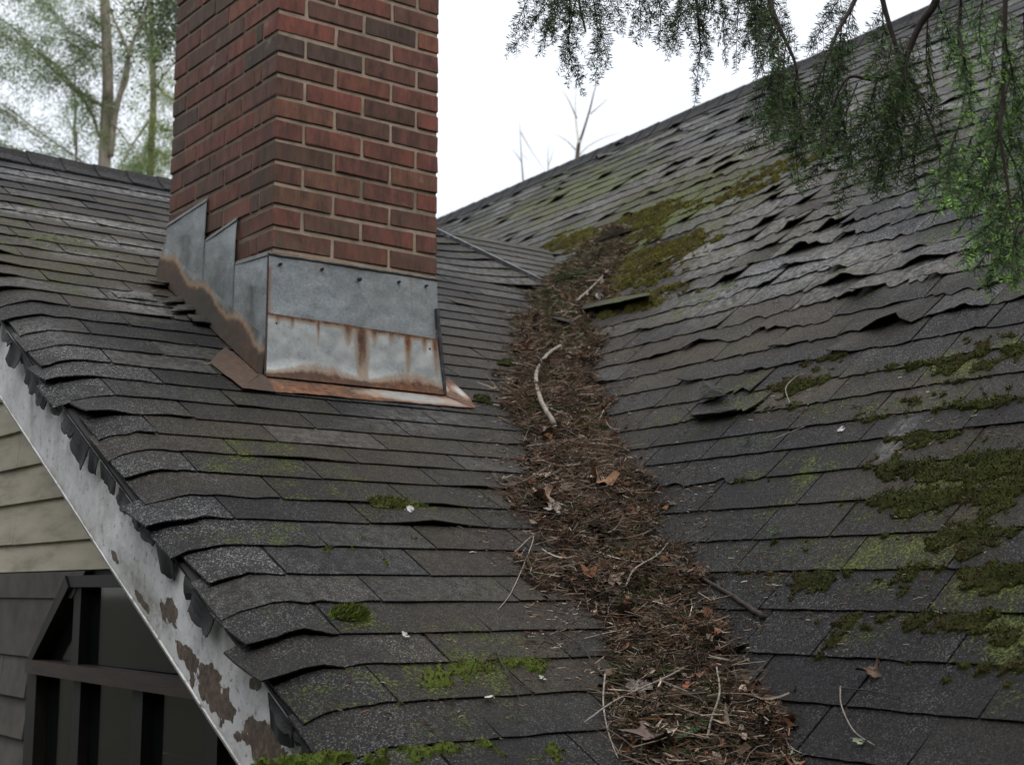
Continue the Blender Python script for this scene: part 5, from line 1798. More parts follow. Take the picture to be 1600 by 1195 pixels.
def moss_tuft(x, y, rx, ry, n, label, cols, hgt, name='moss_tuft', cat='moss clump'):
    p0, N, inl = surf_top(x, y)
    p0 = p0 + N * .008
    if inl: hgt = min(hgt, .03)
    a0 = nrm(np.cross([0, 0, 1.0], N)); a1 = np.cross(N, a0)
    sc_ = (p0 @ R)[2] / F
    r_ = np.random.default_rng(int(x + y))
    rr = np.sqrt(r_.random(n)); th = r_.uniform(0, 6.28, n)
    u = rr * np.cos(th); v = rr * np.sin(th)
    P = p0 + (u * rx * sc_)[:, None] * a0 + (v * ry * sc_ * 1.6)[:, None] * a1 + (N * hgt) * ((1 - rr ** 2) * r_.uniform(.3, 1, n))[:, None]
    tt = pick_tint(n, cols, [1] * len(cols), int(x))
    d = r_.normal(0, .5, (n, 3)) + N + np.array([.25, -.5, .2])
    d /= np.linalg.norm(d, axis=1)[:, None]
    side = np.cross(d, r_.normal(0, 1, (n, 3))); side /= np.linalg.norm(side, axis=1)[:, None]
    sprig = name == 'needle_sprig'
    if sprig:
        n_ax = 5
        axd = [nrm(a0 * math.cos(q_) + a1 * math.sin(q_) + N * .15) for q_ in r_.uniform(0, 6.28, n_ax)]
        ai = r_.integers(0, n_ax, n); tt_ = r_.uniform(0, 1, (n, 1))
        AX = np.array(axd)[ai]
        P = p0 + AX * rx * sc_ * tt_ + N * .004
        sd_ = np.cross(AX, N) * r_.choice([-1, 1], (n, 1))
        d = sd_ + AX * .6 + r_.normal(0, .2, (n, 3)); d /= np.linalg.norm(d, axis=1)[:, None]
        side = np.cross(d, r_.normal(0, 1, (n, 3))); side /= np.linalg.norm(side, axis=1)[:, None]
    ln_ = r_.uniform(.007, .016, (n, 1)) * (.8 if sprig else 1); wd = r_.uniform(.0008, .0016, (n, 1)) * (.6 if sprig else 1); s3 = np.cross(d, side)
    V = np.stack([P - side * wd, P + side * wd, P + s3 * wd, P + d * ln_], 1).reshape(-1, 3)
    b = np.arange(n)[:, None] * 4
    # body mound
    k = 14
    MV = [p0 + N * (.003 if sprig else hgt * .8)]
    for ring, hh in ((.5, .6), (1.0, -.1)):
        for i in range(k):
            a = 6.283 * i / k; w_ = 1 + .25 * math.sin(3 * a + x)
            if sprig: ring *= .08
            MV.append(p0 + a0 * rx * sc_ * ring * math.cos(a) * w_ + a1 * ry * 1.6 * sc_ * ring * math.sin(a) * w_ + N * hgt * hh)
    mf = [(0, 1 + i, 1 + (i + 1) % k) for i in range(k)]
    MV = np.array(MV); o_ = len(V)
    tris = np.concatenate([b + [0, 1, 3], b + [1, 2, 3], b + [2, 0, 3], np.array(mf) + o_])
    qd = np.array([(1 + i, 1 + k + i, 1 + k + (i + 1) % k, 1 + (i + 1) % k) for i in range(k)]) + o_
    T = np.concatenate([np.repeat(tt, 4, 0), np.tile(np.array([[*(np.array(cols[0]) * .6), 1]]), (len(MV), 1))])
    o = obj(name, mesh(name, np.concatenate([V, MV]), [tris, qd], M_MOSS, {'tint': T}, org=p0), None, p0)
    return tag(o, label, cat)


GRN = [(0.085, 0.12, 0.02), (0.13, 0.17, 0.035), (0.05, 0.07, 0.015), (0.18, 0.20, 0.06)]
moss_tuft(545, 965, 34, 13, 700, 'bright green moss tuft on a bare grey shingle of the front roof', GRN, .020)
moss_tuft(605, 790, 40, 10, 420, 'loose yellowish moss clump on the shingle above the lifted tab', [(.10, .11, .03), (.06, .05, .02), (.15, .16, .05)], .012)
moss_tuft(888, 436, 46, 13, 900, 'dark green moss cushion at the tip of the metal edge in the valley', [(.035, .05, .018), (.06, .075, .022), (.02, .03, .012)], .05)
moss_tuft(955, 372, 34, 14, 500, 'dark clod of debris and moss at the very top of the valley litter', [(.03, .024, .018), (.06, .05, .03), (.05, .06, .02)], .06, 'debris_clod', 'debris clod')
moss_tuft(795, 572, 24, 9, 260, 'small green moss clump on the left edge of the litter beside the curved stick', [(.05, .06, .02), (.08, .09, .03)], .018)
moss_tuft(752, 628, 16, 9, 220, 'small mossy clump at the right tip of the rusty apron', [(.05, .055, .02), (.08, .075, .035)], .016)
moss_tuft(1213, 838, 18, 5, 130, 'fallen green needle sprig on the right roof near the first joints', [(.08, .12, .06), (.12, .17, .09)], .006, 'needle_sprig', 'sprig')
moss_tuft(1172, 693, 12, 6, 110, 'small dark sprig of needles on the right roof beside the litter', [(.05, .06, .04), (.10, .12, .08)], .006, 'needle_sprig', 'sprig')
moss_tuft(1090, 1150, 42, 24, 420, 'fresh green hemlock sprig on the litter at the bottom of the valley', [(.09, .16, .08), (.13, .22, .12), (.06, .10, .05)], .055, 'needle_sprig', 'sprig')
moss_tuft(895, 800, 22, 12, 120, 'tuft of dull green needles amid the middle of the litter', [(.06, .09, .05), (.10, .13, .08)], .05, 'needle_sprig', 'sprig')


def broken_piece(pts, lift0, lift1, label, tone=.4, name='broken_shingle'):
    """loose shingle piece: outline in photo px, lifted along its first edge"""
    P = []
    for i, (x, y) in enumerate(pts):
        q, N = surf(x, y, 0); P.append(q + N * (lift0 if i in (0, 1) else lift1))
    P = np.array(P); n = len(P); c = P.mean(0)
    # refine edge for a torn outline
    E_ = []
    for i in range(n):
        a, b = P[i], P[(i + 1) % n]
        for t in np.linspace(0, 1, 6)[:-1]:
            e = a + (b - a) * t
            E_.append(e + (c - e) * .10 * abs(mnoise.noise(Vector(e * 40))) * 2 + N * .004 * mnoise.noise(Vector(e * 25)))
    E_ = np.array(E_); m_ = len(E_)
    V = np.concatenate([[c + N * .006], E_, [c + N * .002], E_ - N * .004])
    f = [(0, 1 + i, 1 + (i + 1) % m_) for i in range(m_)] + [(m_ + 1, m_ + 2 + (i + 1) % m_, m_ + 2 + i) for i in range(m_)] + [(1 + i, m_ + 2 + i, m_ + 2 + (i + 1) % m_, 1 + (i + 1) % m_) for i in range(m_)]
    o = obj(name, mesh(name, V, f, MS, {'wear_light': wear_light(V, tone)}, org=c), None, c)
    return tag(o, label, 'shingle piece')


broken_piece([(908, 500), (1030, 478), (1020, 462), (915, 480)], .052, .02, 'long dark shingle edge sticking up over the litter beneath the lowest yellow moss', .3)
broken_piece([(852, 526), (908, 530), (905, 520), (860, 516)], .085, .06, 'small greenish broken shingle lying loose in the valley litter above the curved stick', .5)
broken_piece([(1092, 662), (1160, 652), (1150, 640), (1080, 650)], .03, .012, 'torn shingle flap lifting off the right roof near the litter', .4)
broken_piece([(1100, 634), (1143, 630), (1138, 618), (1105, 606)], .028, .030, 'curled dark shingle scrap standing on the right roof above the torn flap', .35)
broken_piece([(250, 482), (330, 476), (322, 466), (262, 470)], .02, .014, 'topmost torn shingle strip against the rusty side flashing', .55)
broken_piece([(262, 497), (345, 490), (338, 478), (275, 482)], .022, .014, 'second torn shingle strip down against the rusty side flashing', .5)
broken_piece([(300, 512), (352, 520), (340, 500), (290, 498)], .024, .016, 'lowest torn shingle strip against the rusty side flashing', .5)
broken_piece([(182, 470), (245, 476), (232, 462), (172, 460)], .014, .012, 'silvery bare shingle patch left of the torn strips', .95)
broken_piece([(232, 452), (262, 455), (258, 447), (228, 446)], .03, .02, 'frayed pale shingle end at the back corner of the flashing', .8)

# ------------------------------------------------------------------ hemlock boughs overhead
NEED = [(0.062, 0.108, 0.050), (0.082, 0.138, 0.056), (0.118, 0.175, 0.058), (0.046, 0.074, 0.046), (0.13, 0.105, 0.06)]
NEED_TIP = [(0.15, 0.25, 0.065), (0.12, 0.20, 0.055)]


class Bough:
    def __init__(s, seed):
        s.r = np.random.default_rng(seed)
        s.need = []; s.nd = []; s.nl = []; s.col = []; s.tw = []; s.main = []

    def needles(s, pts, dens, ln_, bright, fac=None):
        seg = np.diff(pts, axis=0); Ls = np.linalg.norm(seg, axis=1); tot = Ls.sum()
        n = max(4, int(tot * dens))
        t = s.r.uniform(0, 1, n); cum = np.concatenate([[0], np.cumsum(Ls)]) / tot
        P = np.stack([np.interp(t, cum, pts[:, k]) for k in range(3)], 1)
        T = nrm(pts[-1] - pts[0])
        e = nrm(np.cross(T, fac if fac is not None else R[:, 2]))       # two ranks, one flat spray
        sd_ = s.r.choice([-1, 1], n)[:, None]
        up = np.cross(e, T)
        D = e * sd_ * 1.0 + T * s.r.uniform(.45, .75, (n, 1)) + up * s.r.normal(0, .16, (n, 1))
        D /= np.linalg.norm(D, axis=1)[:, None]
        s.need.append(P); s.nd.append(D); s.nl.append(ln_ * s.r.uniform(.6, 1.15, n) * (1 - .35 * t))
        pal = np.array(NEED); c = pal[s.r.choice(5, n, p=[.3, .27, .2, .19, .04])] * s.r.uniform(.7, 1.3, (n, 1))
        tipm = (t > .75) & (s.r.random(n) < bright)
        c[tipm] = np.array(NEED_TIP)[s.r.choice(2, tipm.sum())] * s.r.uniform(.8, 1.3, (tipm.sum(), 1))
        c = c * (1 + .9 * bright * t[:, None]) * (1 + .5 * (bright > .9))
        s.col.append(c)

    def spray(s, p0, p1, width, bright=.4, n_side=None, sub=True, rad=.0016, bend=.12):
        """drooping axis from p0 to p1 with alternate side twigs"""
        p0 = np.asarray(p0, float); p1 = np.asarray(p1, float)
        ax = p1 - p0; Ln = np.linalg.norm(ax)
        mid = (p0 + p1) / 2 + s.r.normal(0, 1, 3) * Ln * bend * .5 + np.array([0, 0, .03 * Ln])
        c = smooth_line([p0, mid, p1], 14)
        fac0 = nrm(R[:, 2] + s.r.normal(0, .35, 3))
        s.tw.append((c, np.linspace(rad, .0006, 14)))
        s.needles(c[4:], 560, .0155, bright, fac0)
        ns = n_side or max(5, int(Ln / .0115))
        T = nrm(ax)
        fac = fac0
        e = nrm(np.cross(T, fac))
        for i in range(ns):
            t = .10 + .86 * i / ns + s.r.uniform(-.02, .02)
            k = min(13, int(t * 13)); b = c[k]
            sgn = 1 if i % 2 else -1
            l_ = 1.25 * width * (math.sin(math.pi * min(1, (t * .75 + .25))) ** .7) * s.r.uniform(.65, 1.15)
            d = nrm(e * sgn * s.r.uniform(.5, .8) + T * s.r.uniform(.8, 1.2) + s.r.normal(0, .12, 3) + np.array([0, 0, -.35]))
            q = b + d * l_ + np.array([0, 0, -.10 * l_])
            cc = smooth_line([b, b + d * l_ * .55 + s.r.normal(0, .003, 3), q], 6)
            s.tw.append((cc, np.linspace(.0008, .0004, 6)))
            s.needles(cc, 620, .0150, bright, nrm(fac + s.r.normal(0, .25, 3)))
            if sub and l_ > .045:
                for j in range(int(l_ / .026)):
                    tt = .25 + .6 * s.r.random()
                    bb = cc[min(5, int(tt * 5))]
                    d2 = nrm(d + nrm(np.cross(d, fac)) * s.r.choice([-1, 1]) * .9 + s.r.normal(0, .2, 3) + [0, 0, -.15])
                    l2 = l_ * s.r.uniform(.25, .5) * (1 - tt * .5)
                    s.needles(np.array([bb, bb + d2 * l2 * .5, bb + d2 * l2 + [0, 0, -.1 * l2]]), 640, .0130, bright, fac)
                    s.tw.append((np.array([bb, bb + d2 * l2]), np.array([.0006, .0004])))

    def build(s, label, org):
        vv, ff = join([tube(c, r_, 8) for c, r_ in s.main])
        root = obj('bough', mesh('bough', vv, ff, M_BARK, org=org, smooth=True), TREE, np.asarray(org) - L(TREE))
        root['label'] = label
        V = []; Fq = []; o = 0
        for c, r_ in s.tw:
            v, f = tube(c, r_, 3, cap=False); V.append(v); Fq.append(np.array(f) + o); o += len(v)
        t_ = obj('twigs', mesh('twigs', np.concatenate(V), [np.concatenate(Fq)], M_BARK, org=org), root)
        tag(t_, kind='stuff')
        P = np.concatenate(s.need); D = np.concatenate(s.nd); l_ = np.concatenate(s.nl)[:, None]; C = np.concatenate(s.col)
        n = len(P)
        side = np.cross(D, s.r.normal(0, 1, (n, 3))); side /= np.linalg.norm(side, axis=1)[:, None]
        w_ = .00095
        Vn = np.stack([P, P + D * l_ * .45 + side * w_, P + D * l_, P + D * l_ * .45 - side * w_], 1).reshape(-1, 3)
        b = np.arange(n)[:, None] * 4
        T = np.repeat(np.concatenate([C, np.ones((n, 1))], 1), 4, 0)
        nn = obj('needles', mesh('needles', Vn, [b + [0, 1, 2, 3]], M_NEEDLE, {'tint': T}, org=org), root)
        tag(nn, kind='stuff')
        return n


def at(x, y, d):
    r = ray(x, y)
    return r * (d / (r @ R[:, 2]))


# the tree they hang from stands to the right of the viewpoint; one long limb reaches out over the roofs
LIMB = smooth_line([at(3900, -650, 1.2), at(2500, -420, 1.7), at(1800, -300, 2.0), at(1570, -230, 2.12), at(1380, -210, 2.35), at(1180, -220, 2.6), at(1000, -230, 2.85), at(850, -200, 2.95)], 48)
tb = LIMB[0] + (LIMB[0] - LIMB[1]) * .4
TREE = empty('hemlock_tree', (tb[0], tb[1], g0), 'overhanging hemlock tree, its dark drooping boughs crossing the top right of the sky and roof', 'tree')
obj('trunk', mesh('trunk', *tube([[tb[0], tb[1], g0], [tb[0] + .02, tb[1], 0], [tb[0], tb[1] + .03, tb[2] + 1], [tb[0] - .03, tb[1], tb[2] + 6]], [.24, .19, .16, .05], 12), M_BARK, org=L(TREE), smooth=True), TREE)
obj('limb', mesh('limb', *tube(np.concatenate([[tb], LIMB]), np.linspace(.045, .009, 49), 8), M_BARK, org=L(TREE), smooth=True), TREE)


def stem(B, pts, d0, d1, r0, r1):
    P = [at(x, y, d0 + (d1 - d0) * i / (len(pts) - 1)) for i, (x, y) in enumerate(pts)]
    if pts[0][1] < 0:      # grow it back to the limb above
        k = int(np.argmin(np.linalg.norm(LIMB - (P[0] + np.array([0, 0, .12])), axis=1)))
        P = [LIMB[k]] + P
        pts = [None] + list(pts)
    B.main.append((smooth_line(P, 6 * len(pts)), np.linspace(r0, r1, 6 * len(pts))))


def sprays(B, lst, d, br, wscale=1.0, sub=True):
    for (x0, y0, x1, y1, w_) in lst:
        dd = d + B.r.uniform(-.12, .12)
        sc_ = dd / F
        if y0 < 0:
            a_ = at(x0, y0, dd)
            k = int(np.argmin(np.linalg.norm(LIMB - (a_ + np.array([0, 0, .12])), axis=1)))
            B.tw.append((smooth_line([LIMB[k], (LIMB[k] + a_) / 2 + [0, 0, .015], a_], 8), np.linspace(.003, .0017, 8)))
        B.spray(at(x0, y0, dd), at(x1, y1, dd + B.r.uniform(-.08, .08)), w_ * sc_ * wscale, br, sub=sub)


tot = 0
# far left bough against the sky
B1 = Bough(101)
stem(B1, [(1000, -120), (930, -60), (905, -10), (915, 50)], 2.9, 2.9, .006, .002)
sprays(B1, [(900, -60, 790, 90, 34), (880, -40, 838, 92, 34), (870, -60, 862, 70, 36), (900, -20, 850, 60, 30), (890, -30, 885, 110, 30), (905, -20, 912, 150, 34), (925, -20, 930, 135, 30), (940, -40, 950, 100, 32),
            (960, -60, 975, 60, 34), (985, -60, 1000, 72, 36), (1010, -60, 1030, 78, 32), (935, -60, 905, 40, 30), (850, -40, 805, 50, 26)], 2.9, .05)
tot += B1.build('leftmost dark hemlock bough, thin sprays hanging against the white sky', at(1000, -120, 2.9))
B2 = Bough(102)
stem(B2, [(1120, -130), (1085, -60), (1090, 20), (1095, 80)], 2.8, 2.8, .006, .0015)
sprays(B2, [(1060, -60, 1042, 95, 40), (1080, -60, 1085, 170, 34), (1075, -20, 1050, 85, 34), (1110, -50, 1135, 105, 38), (1090, -30, 1110, 95, 34), (1150, -60, 1160, 90, 36), (1170, -50, 1180, 125, 38), (1130, -60, 1100, 30, 36),
            (1180, -60, 1150, 115, 30), (1200, -60, 1178, 100, 34), (1060, -60, 1010, 50, 30), (1190, -20, 1215, 130, 34)], 2.8, .10)
tot += B2.build('second hemlock bough from the left, long narrow sprays in front of sky and ridge', at(1120, -130, 2.8))
B3 = Bough(103)
stem(B3, [(1196, -90), (1203, 0), (1221, 50), (1242, 98), (1250, 150)], 2.55, 2.5, .006, .002)
stem(B3, [(1360, -70), (1336, 0), (1309, 50), (1290, 95), (1270, 150)], 2.6, 2.5, .006, .002)
sprays(B3, [(1205, 0, 1180, 130, 42), (1215, 40, 1190, 190, 46), (1228, 70, 1215, 215, 46), (1242, 98, 1200, 235, 44), (1245, 110, 1240, 225, 50), (1250, 130, 1165, 245, 44), (1290, 95, 1265, 240, 50), (1300, 60, 1285, 200, 48),
            (1315, 40, 1310, 190, 44), (1250, 150, 1235, 250, 40), (1270, 150, 1300, 260, 46), (1205, -20, 1240, 110, 44), (1336, -10, 1300, 110, 44), (1270, 150, 1250, 305, 34), (1220, 100, 1175, 200, 40), (1330, -30, 1260, 90, 40)], 2.5, .30)
tot += B3.build('thick green hemlock bough crossing the ridge line, left of the two crossing stems', at(1200, -90, 2.55))
B4 = Bough(104)
stem(B4, [(1480, -80), (1463, 0), (1436, 42), (1413, 100), (1402, 150), (1396, 200)], 2.3, 2.3, .0085, .003)
stem(B4, [(1370, -70), (1379, 0), (1405, 90), (1409, 115)], 2.35, 2.3, .006, .003)
stem(B4, [(1405, 127), (1423, 127), (1448, 177), (1486, 285), (1490, 300)], 2.3, 2.25, .0032, .0012)
stem(B4, [(1413, 105), (1370, 125), (1325, 122), (1300, 170), (1291, 205)], 2.32, 2.35, .004, .0012)
sprays(B4, [(1436, 42, 1400, 190, 46), (1413, 100, 1385, 250, 50), (1402, 150, 1375, 300, 46), (1402, 160, 1345, 290, 46), (1400, 190, 1400, 300, 44), (1379, 0, 1350, 130, 44), (1395, 60, 1345, 200, 50), (1370, 125, 1320, 260, 44),
            (1325, 122, 1310, 240, 40), (1340, 130, 1250, 300, 40), (1330, 180, 1310, 340, 38), (1423, 127, 1480, 205, 42), (1440, 165, 1430, 300, 40), (1450, 180, 1465, 290, 40), (1463, 0, 1500, 130, 44), (1450, 20, 1470, 160, 44),
            (1400, 120, 1440, 240, 48), (1405, 60, 1420, 180, 44), (1300, 170, 1290, 250, 30), (1380, 240, 1370, 320, 34), (1420, 80, 1380, 180, 44), (1410, 130, 1350, 230, 46)], 2.3, .40)
tot += B4.build('central hemlock bough with two thick crossing dark stems over the right roof', at(1480, -80, 2.3))
B5 = Bough(105)
stem(B5, [(1500, -60), (1498, 60), (1510, 120), (1500, 190)], 2.25, 2.2, .004, .0012)
stem(B5, [(1575, -80), (1571, 0), (1567, 154), (1563, 208), (1576, 300), (1590, 400)], 2.1, 2.05, .005, .0016)
stem(B5, [(1640, 100), (1625, 220), (1610, 330), (1600, 400)], 2.1, 2.05, .005, .002)
sprays(B5, [(1500, -20, 1480, 110, 40), (1500, 40, 1520, 190, 36), (1505, 90, 1500, 200, 34), (1540, -30, 1535, 110, 40), (1571, 0, 1545, 150, 44), (1570, 60, 1590, 180, 44), (1567, 130, 1530, 210, 40), (1567, 150, 1540, 300, 44),
            (1563, 200, 1520, 330, 44), (1563, 210, 1600, 330, 44), (1570, 250, 1500, 345, 40), (1576, 290, 1560, 360, 40), (1580, 300, 1540, 330, 36), (1620, 220, 1570, 340, 44), (1610, 300, 1510, 400, 44), (1605, 340, 1520, 425, 44),
            (1600, 360, 1560, 440, 42), (1600, 330, 1500, 415, 44), (1605, 350, 1540, 450, 44), (1590, 300, 1510, 380, 44), (1570, 260, 1480, 320, 40), (1600, 380, 1580, 455, 40), (1560, 280, 1490, 370, 38), (1605, 150, 1560, 290, 44), (1580, 100, 1545, 230, 42), (1610, 330, 1585, 450, 42), (1600, 300, 1560, 410, 40), (1560, 200, 1470, 330, 36), (1520, 210, 1455, 350, 38), (1515, 230, 1430, 330, 34), (1500, 190, 1490, 330, 32), (1600, 20, 1600, 160, 44), (1610, 130, 1580, 240, 44), (1630, 300, 1610, 430, 40)], 2.1, 1.0)
tot += B5.build('rightmost hemlock bough, brighter green tips hanging lowest at the picture edge', at(1575, -80, 2.1))
print('needles', tot)

# ------------------------------------------------------------------ trees behind the house
M_FOL = vcol_mat('far_foliage', 0.7, 0.2, 0.3, 0.5, scale=2)


def conifer(x, ytop, ybase, wpx, depth, seed, label, limbs, kind='fork', dens=1.0, pal=None, foliage=True, col=None):
    r_ = np.random.default_rng(seed)
    base = at(x, ybase, depth)
    b0 = np.array([base[0], base[1], g0])
    root = empty('conifer_tree', tuple(b0), label, 'tree', 'conifers beyond the left roof ridge')
    sc_ = depth / F
    topp = at(x, ytop, depth)
    pts = smooth_line([b0, base, (base + topp) / 2 + r_.normal(0, .03, 3), topp, topp + (topp - base) * .5], 24)
    obj('trunk', mesh('trunk', *tube(pts, np.linspace(wpx * sc_ * .6, wpx * sc_ * .3, 24), 10), M_TRUNK, org=b0, smooth=True), root)
    V = []; Fq = []; o = 0; tips = []
    for l in limbs:
        dz = r_.uniform(-.7, .7)
        P = smooth_line([at(px_, py_, depth + dz * i / len(l[1])) for i, (px_, py_) in enumerate(l[1])], 5 * len(l[1]))
        v, f = tube(P, np.linspace(l[0] * sc_ * .5, l[0] * sc_ * .18, len(P)), 6)
        me = mesh('limb', v, f, M_TRUNK, org=b0, smooth=True)
        obj('limb', me, root)
        if l[2]: tips.append((P, l[2]))
    if foliage:
        c = []; d = []; cl = []
        pal = np.array(pal or [(0.15, 0.21, 0.09), (0.20, 0.27, 0.11), (0.25, 0.32, 0.15), (0.12, 0.16, 0.09)])  # greens paled in place of distance haze
        for P, amount in tips:
            ns = int(amount * 34 * dens)
            for _ in range(ns):
                k = r_.integers(1, len(P)); b = P[k]
                # a hanging secondary twig with clusters
                dir_ = nrm(r_.normal(0, 1, 3) * [1, 1, .5] + [0, 0, -.55]); ln_ = r_.uniform(.25, .75)
                m_ = int(ln_ * 95)
                t = r_.random(m_)[:, None]
                q = b + dir_ * ln_ * t + np.array([0, 0, -.15]) * t ** 2 + r_.normal(0, .045, (m_, 3))
                c.append(q); d.append(nrm(dir_)[None] + r_.normal(0, .6, (m_, 3)))
                sh = r_.uniform(.7, 1.3)
                cl.append(pal[r_.integers(0, len(pal))] * sh * r_.uniform(.75, 1.25, (m_, 1)))
        P = np.concatenate(c); D = np.concatenate(d); C = np.concatenate(cl); n = len(P)
        D /= np.linalg.norm(D, axis=1)[:, None]
        side = np.cross(D, r_.normal(0, 1, (n, 3))); side /= np.linalg.norm(side, axis=1)[:, None]
        l_ = r_.uniform(.025, .060, (n, 1)); w_ = r_.uniform(.004, .009, (n, 1))
        Vn = np.stack([P, P + D * l_ * .5 + side * w_, P + D * l_, P + D * l_ * .5 - side * w_], 1).reshape(-1, 3)
        b = np.arange(n)[:, None] * 4
        tag(obj('foliage', mesh('foliage', Vn, [b + [0, 1, 2, 3]], M_FOL, {'tint': np.repeat(np.concatenate([C, np.ones((n, 1))], 1), 4, 0)}, org=b0), root), kind='stuff')
    return root


conifer(162, -40, 280, 19, 20, 201, 'pale conifer with the thickest trunk, forked beside the chimney', [
    (11, [(172, 245), (180, 180), (195, 120), (203, 80), (222, 30), (245, -30)], 1.4), (6, [(203, 90), (192, 60), (178, 30), (168, 0), (160, -30)], .8), (6, [(178, 165), (198, 130), (203, 90)], .3),
    (6, [(158, 165), (120, 140), (85, 100), (45, 70), (15, 40), (-20, 20)], 3.2), (5, [(155, 215), (140, 170), (105, 130), (70, 95), (40, 60)], 2.4), (4, [(148, 268), (110, 240), (60, 205), (20, 175), (-20, 150)], 1.6), (4, [(158, 75), (120, 55), (90, 30), (60, -10)], 2.6),
    (3, [(150, 110), (130, 85), (105, 65), (70, 60)], 2.0), (3, [(160, 40), (140, 20), (110, -20)], 2.2), (4, [(60, 255), (30, 235), (-10, 222)], .9), (3, [(175, 190), (205, 230), (225, 260)], .9), (3, [(165, 60), (130, 90), (95, 110), (60, 120)], 1.4)], dens=1.0)
conifer(234, -40, 290, 11, 23, 202, 'slimmer greener conifer trunk right against the chimney side', [
    (5, [(236, 150), (255, 120), (275, 95)], .8), (5, [(234, 60), (215, 30), (195, 0)], 1.6), (4, [(232, 190), (205, 230), (185, 265)], 1.3), (4, [(236, 180), (255, 200), (285, 210)], 2.2), (4, [(234, 120), (260, 150), (290, 160)], 2.0),
    (4, [(234, 230), (255, 240), (285, 250)], 2.6), (4, [(232, 250), (215, 262), (190, 280)], 2.0), (3, [(234, 90), (250, 70), (280, 50)], 1.8), (3, [(234, 40), (250, 10), (275, -20)], 1.8), (3, [(236, 210), (225, 250), (220, 290)], 2.2)], dens=1.0,
    pal=[(0.22, 0.28, 0.10), (0.28, 0.34, 0.12), (0.33, 0.39, 0.15)])  # lighter greens, haze put into the colour here too
conifer(117, 165, 290, 4, 24, 203, 'thin pale young tree between the ridge and the thick trunk', [(2.5, [(116, 212), (107, 190), (98, 175)], .5), (2.5, [(118, 195), (119, 170), (118, 150)], .8), (2, [(118, 250), (135, 240), (150, 230)], .5), (2, [(116, 260), (95, 245), (60, 240)], 1.2)], dens=.8)
conifer(-60, -60, 300, 16, 19, 204, 'conifer mostly outside the frame, its sprays reaching in at the left', [(5, [(-50, 160), (0, 170), (40, 200), (75, 225)], 1.6), (4, [(-50, 210), (0, 225), (50, 262)], 1.0), (4, [(-55, 20), (0, 50), (40, 75)], 2.0), (4, [(-55, -40), (0, -30), (50, -10), (90, 5)], 2.6), (3, [(-55, 90), (0, 105), (30, 110)], 1.0)], dens=1.0)
conifer(300, -60, 330, 16, 12, 205, 'darker nearer conifer whose sprays show beside the top of the chimney', [(4, [(300, 10), (275, 10), (255, 25), (245, 50)], 1.8), (4, [(300, -30), (270, -20), (250, -5)], 1.8), (3, [(300, 50), (275, 45), (262, 70)], .8)], dens=.8,
        pal=[(0.08, 0.11, 0.06), (0.10, 0.14, 0.07), (0.06, 0.085, 0.05)])


def bare_tree(x, ybase, depth, parts, label):
    sc_ = depth / F
    base = at(x, ybase + 20, depth); b0 = np.array([base[0], base[1], g0])
    root = empty('bare_tree', tuple(b0), label, 'tree', 'bare trees beyond the right ridge')
    first = True
    for w_, pts in parts:
        P = [at(a, b, depth + .25 * i * (-1) ** len(pts)) for i, (a, b) in enumerate(pts)]
        c = smooth_line(P, 7 * len(P))
        if first: c = np.concatenate([[b0], c])
        r0, r1 = (w_ * sc_ * .5, w_ * sc_ * (.36 if w_ > 5 else .06)) if first else (w_ * sc_ * .42, w_ * sc_ * .05)
        nm = 'trunk' if first else 'limb'
        obj(nm, mesh(nm, *tube(c, np.linspace(r0, r1, len(c)), 7), M_BARE, org=b0, smooth=True), root)
        first = False


bare_tree(901, 258, 18, [(8, [(900, 268), (903, 235), (905, 222)]), (6, [(905, 224), (913, 200), (922, 170), (928, 145), (936, 120)]), (4.5, [(904, 220), (900, 190), (899, 160), (901, 130)]), (3, [(901, 185), (890, 160), (878, 140)]), (3.5, [(905, 242), (920, 228), (945, 215), (970, 208)]),
                          (2.5, [(899, 234), (885, 220), (865, 208)]), (2.5, [(923, 178), (938, 165), (952, 152)])], 'pale bare forked tree rising over the middle of the right ridge')
bare_tree(818, 292, 19, [(3.5, [(819, 300), (815, 250), (812, 190)]), (3, [(813, 205), (830, 235), (857, 275)]), (2, [(816, 255), (806, 240), (797, 232)]), (1.5, [(814, 240), (824, 250), (830, 270)])], 'thin leaning bare sapling left of the forked bare tree')
bare_tree(856, 275, 22, [(2, [(858, 285), (856, 250), (857, 225)]), (1.5, [(857, 258), (862, 245), (866, 232)])], 'faint small bare sapling close beside the forked bare tree')
print('triangles', sum(len(m_.loops) - 2 * len(m_.polygons) for m_ in bpy.data.meshes))

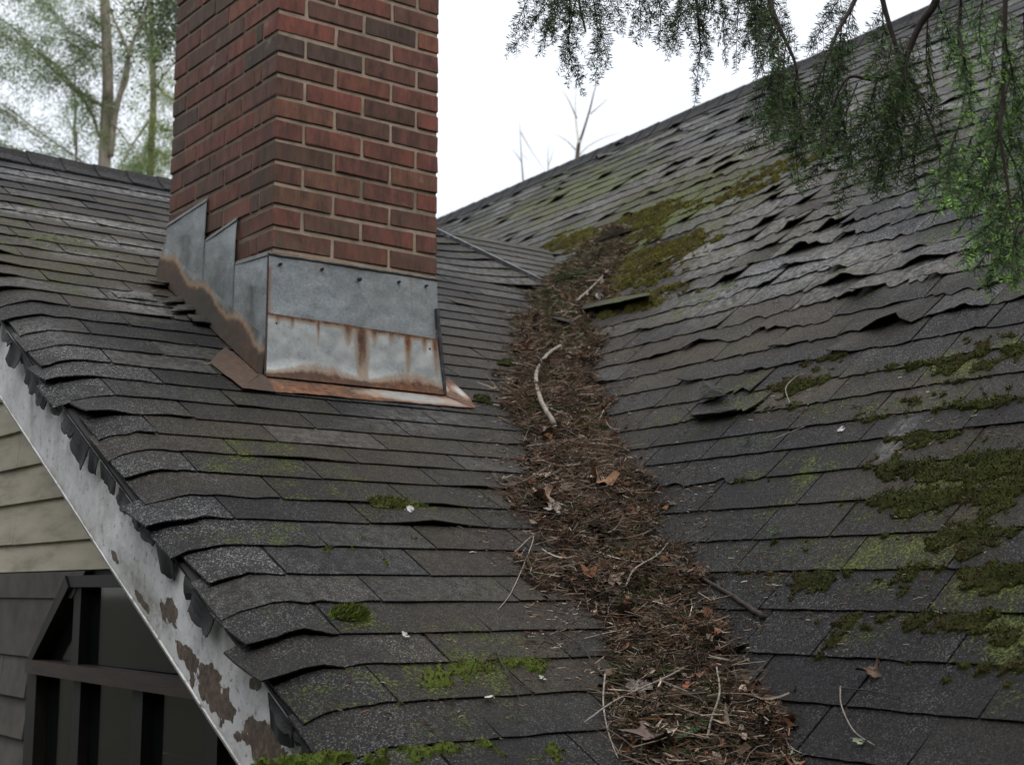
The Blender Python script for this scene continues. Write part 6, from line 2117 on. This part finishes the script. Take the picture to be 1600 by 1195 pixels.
# ------------------------------------------------------------------ unseen wood behind the viewpoint, added to darken the gable and lower roofs
fw = R[:, 2]
fa = math.atan2(fw[1], fw[0])
r_ = np.random.default_rng(77)
cc_ = []; tk = []
for i in range(46):
    if i < 34:
        a = fa + math.radians(62) + (2 * math.pi - math.radians(124)) * (i + r_.uniform(-.3, .3)) / 33
        rad_ = r_.uniform(8.0, 12.0)
        H_ = r_.uniform(7, 10)
    else:
        a = fa + math.radians(170) + math.radians(88) * (i - 34 + r_.uniform(-.3, .3)) / 11  # closer trees, added to darken the lower slopes
        rad_ = r_.uniform(3.6, 5.2)
        H_ = r_.uniform(7.5, 9.5)
    bx, by = rad_ * math.cos(a), rad_ * math.sin(a)
    tk.append(tube(np.array([[bx, by, g0], [bx, by, g0 + H_]]), [.2, .03], 6))
    n = 2600
    t = r_.random(n) ** .8
    rr = (2.1 * (1 - t) + .15) * np.sqrt(r_.random(n)) * (.8 + .35 * np.sin(t * 40))
    th = r_.uniform(0, 6.283, n)
    cc_.append(np.stack([bx + rr * np.cos(th), by + rr * np.sin(th), g0 + .8 + t * (H_ - .8)], 1))
P = np.concatenate(cc_); n = len(P)
D = r_.normal(0, 1, (n, 3)); D /= np.linalg.norm(D, axis=1)[:, None]
sd2 = np.cross(D, r_.normal(0, 1, (n, 3))); sd2 /= np.linalg.norm(sd2, axis=1)[:, None]
l_ = r_.uniform(.18, .38, (n, 1))
Vn = np.stack([P - D * l_ - sd2 * l_ * .4, P - D * l_ * .2 + sd2 * l_ * .5, P + D * l_, P + D * l_ * .1 - sd2 * l_ * .6], 1).reshape(-1, 3)
vt_, ft_ = join(tk)
b = np.arange(n)[:, None] * 4
C = pick_tint(n, [(.03, .05, .02), (.045, .07, .028), (.025, .035, .018)], [1, 1, 1], 3)
ft4 = np.array([f_ for f_ in ft_ if len(f_) == 4]) + 4 * n
T = np.concatenate([np.repeat(C, 4, 0), np.tile(np.array([[.08, .065, .05, 1.0]]), (len(vt_), 1))])
tag(obj('shading_wood', mesh('shading_wood', np.concatenate([Vn, vt_]), [b + [0, 1, 2, 3], ft4], M_VCOL, {'tint': T})), 'unseen dense evergreen wood added round the house to shade it', 'wood', kind='stuff')
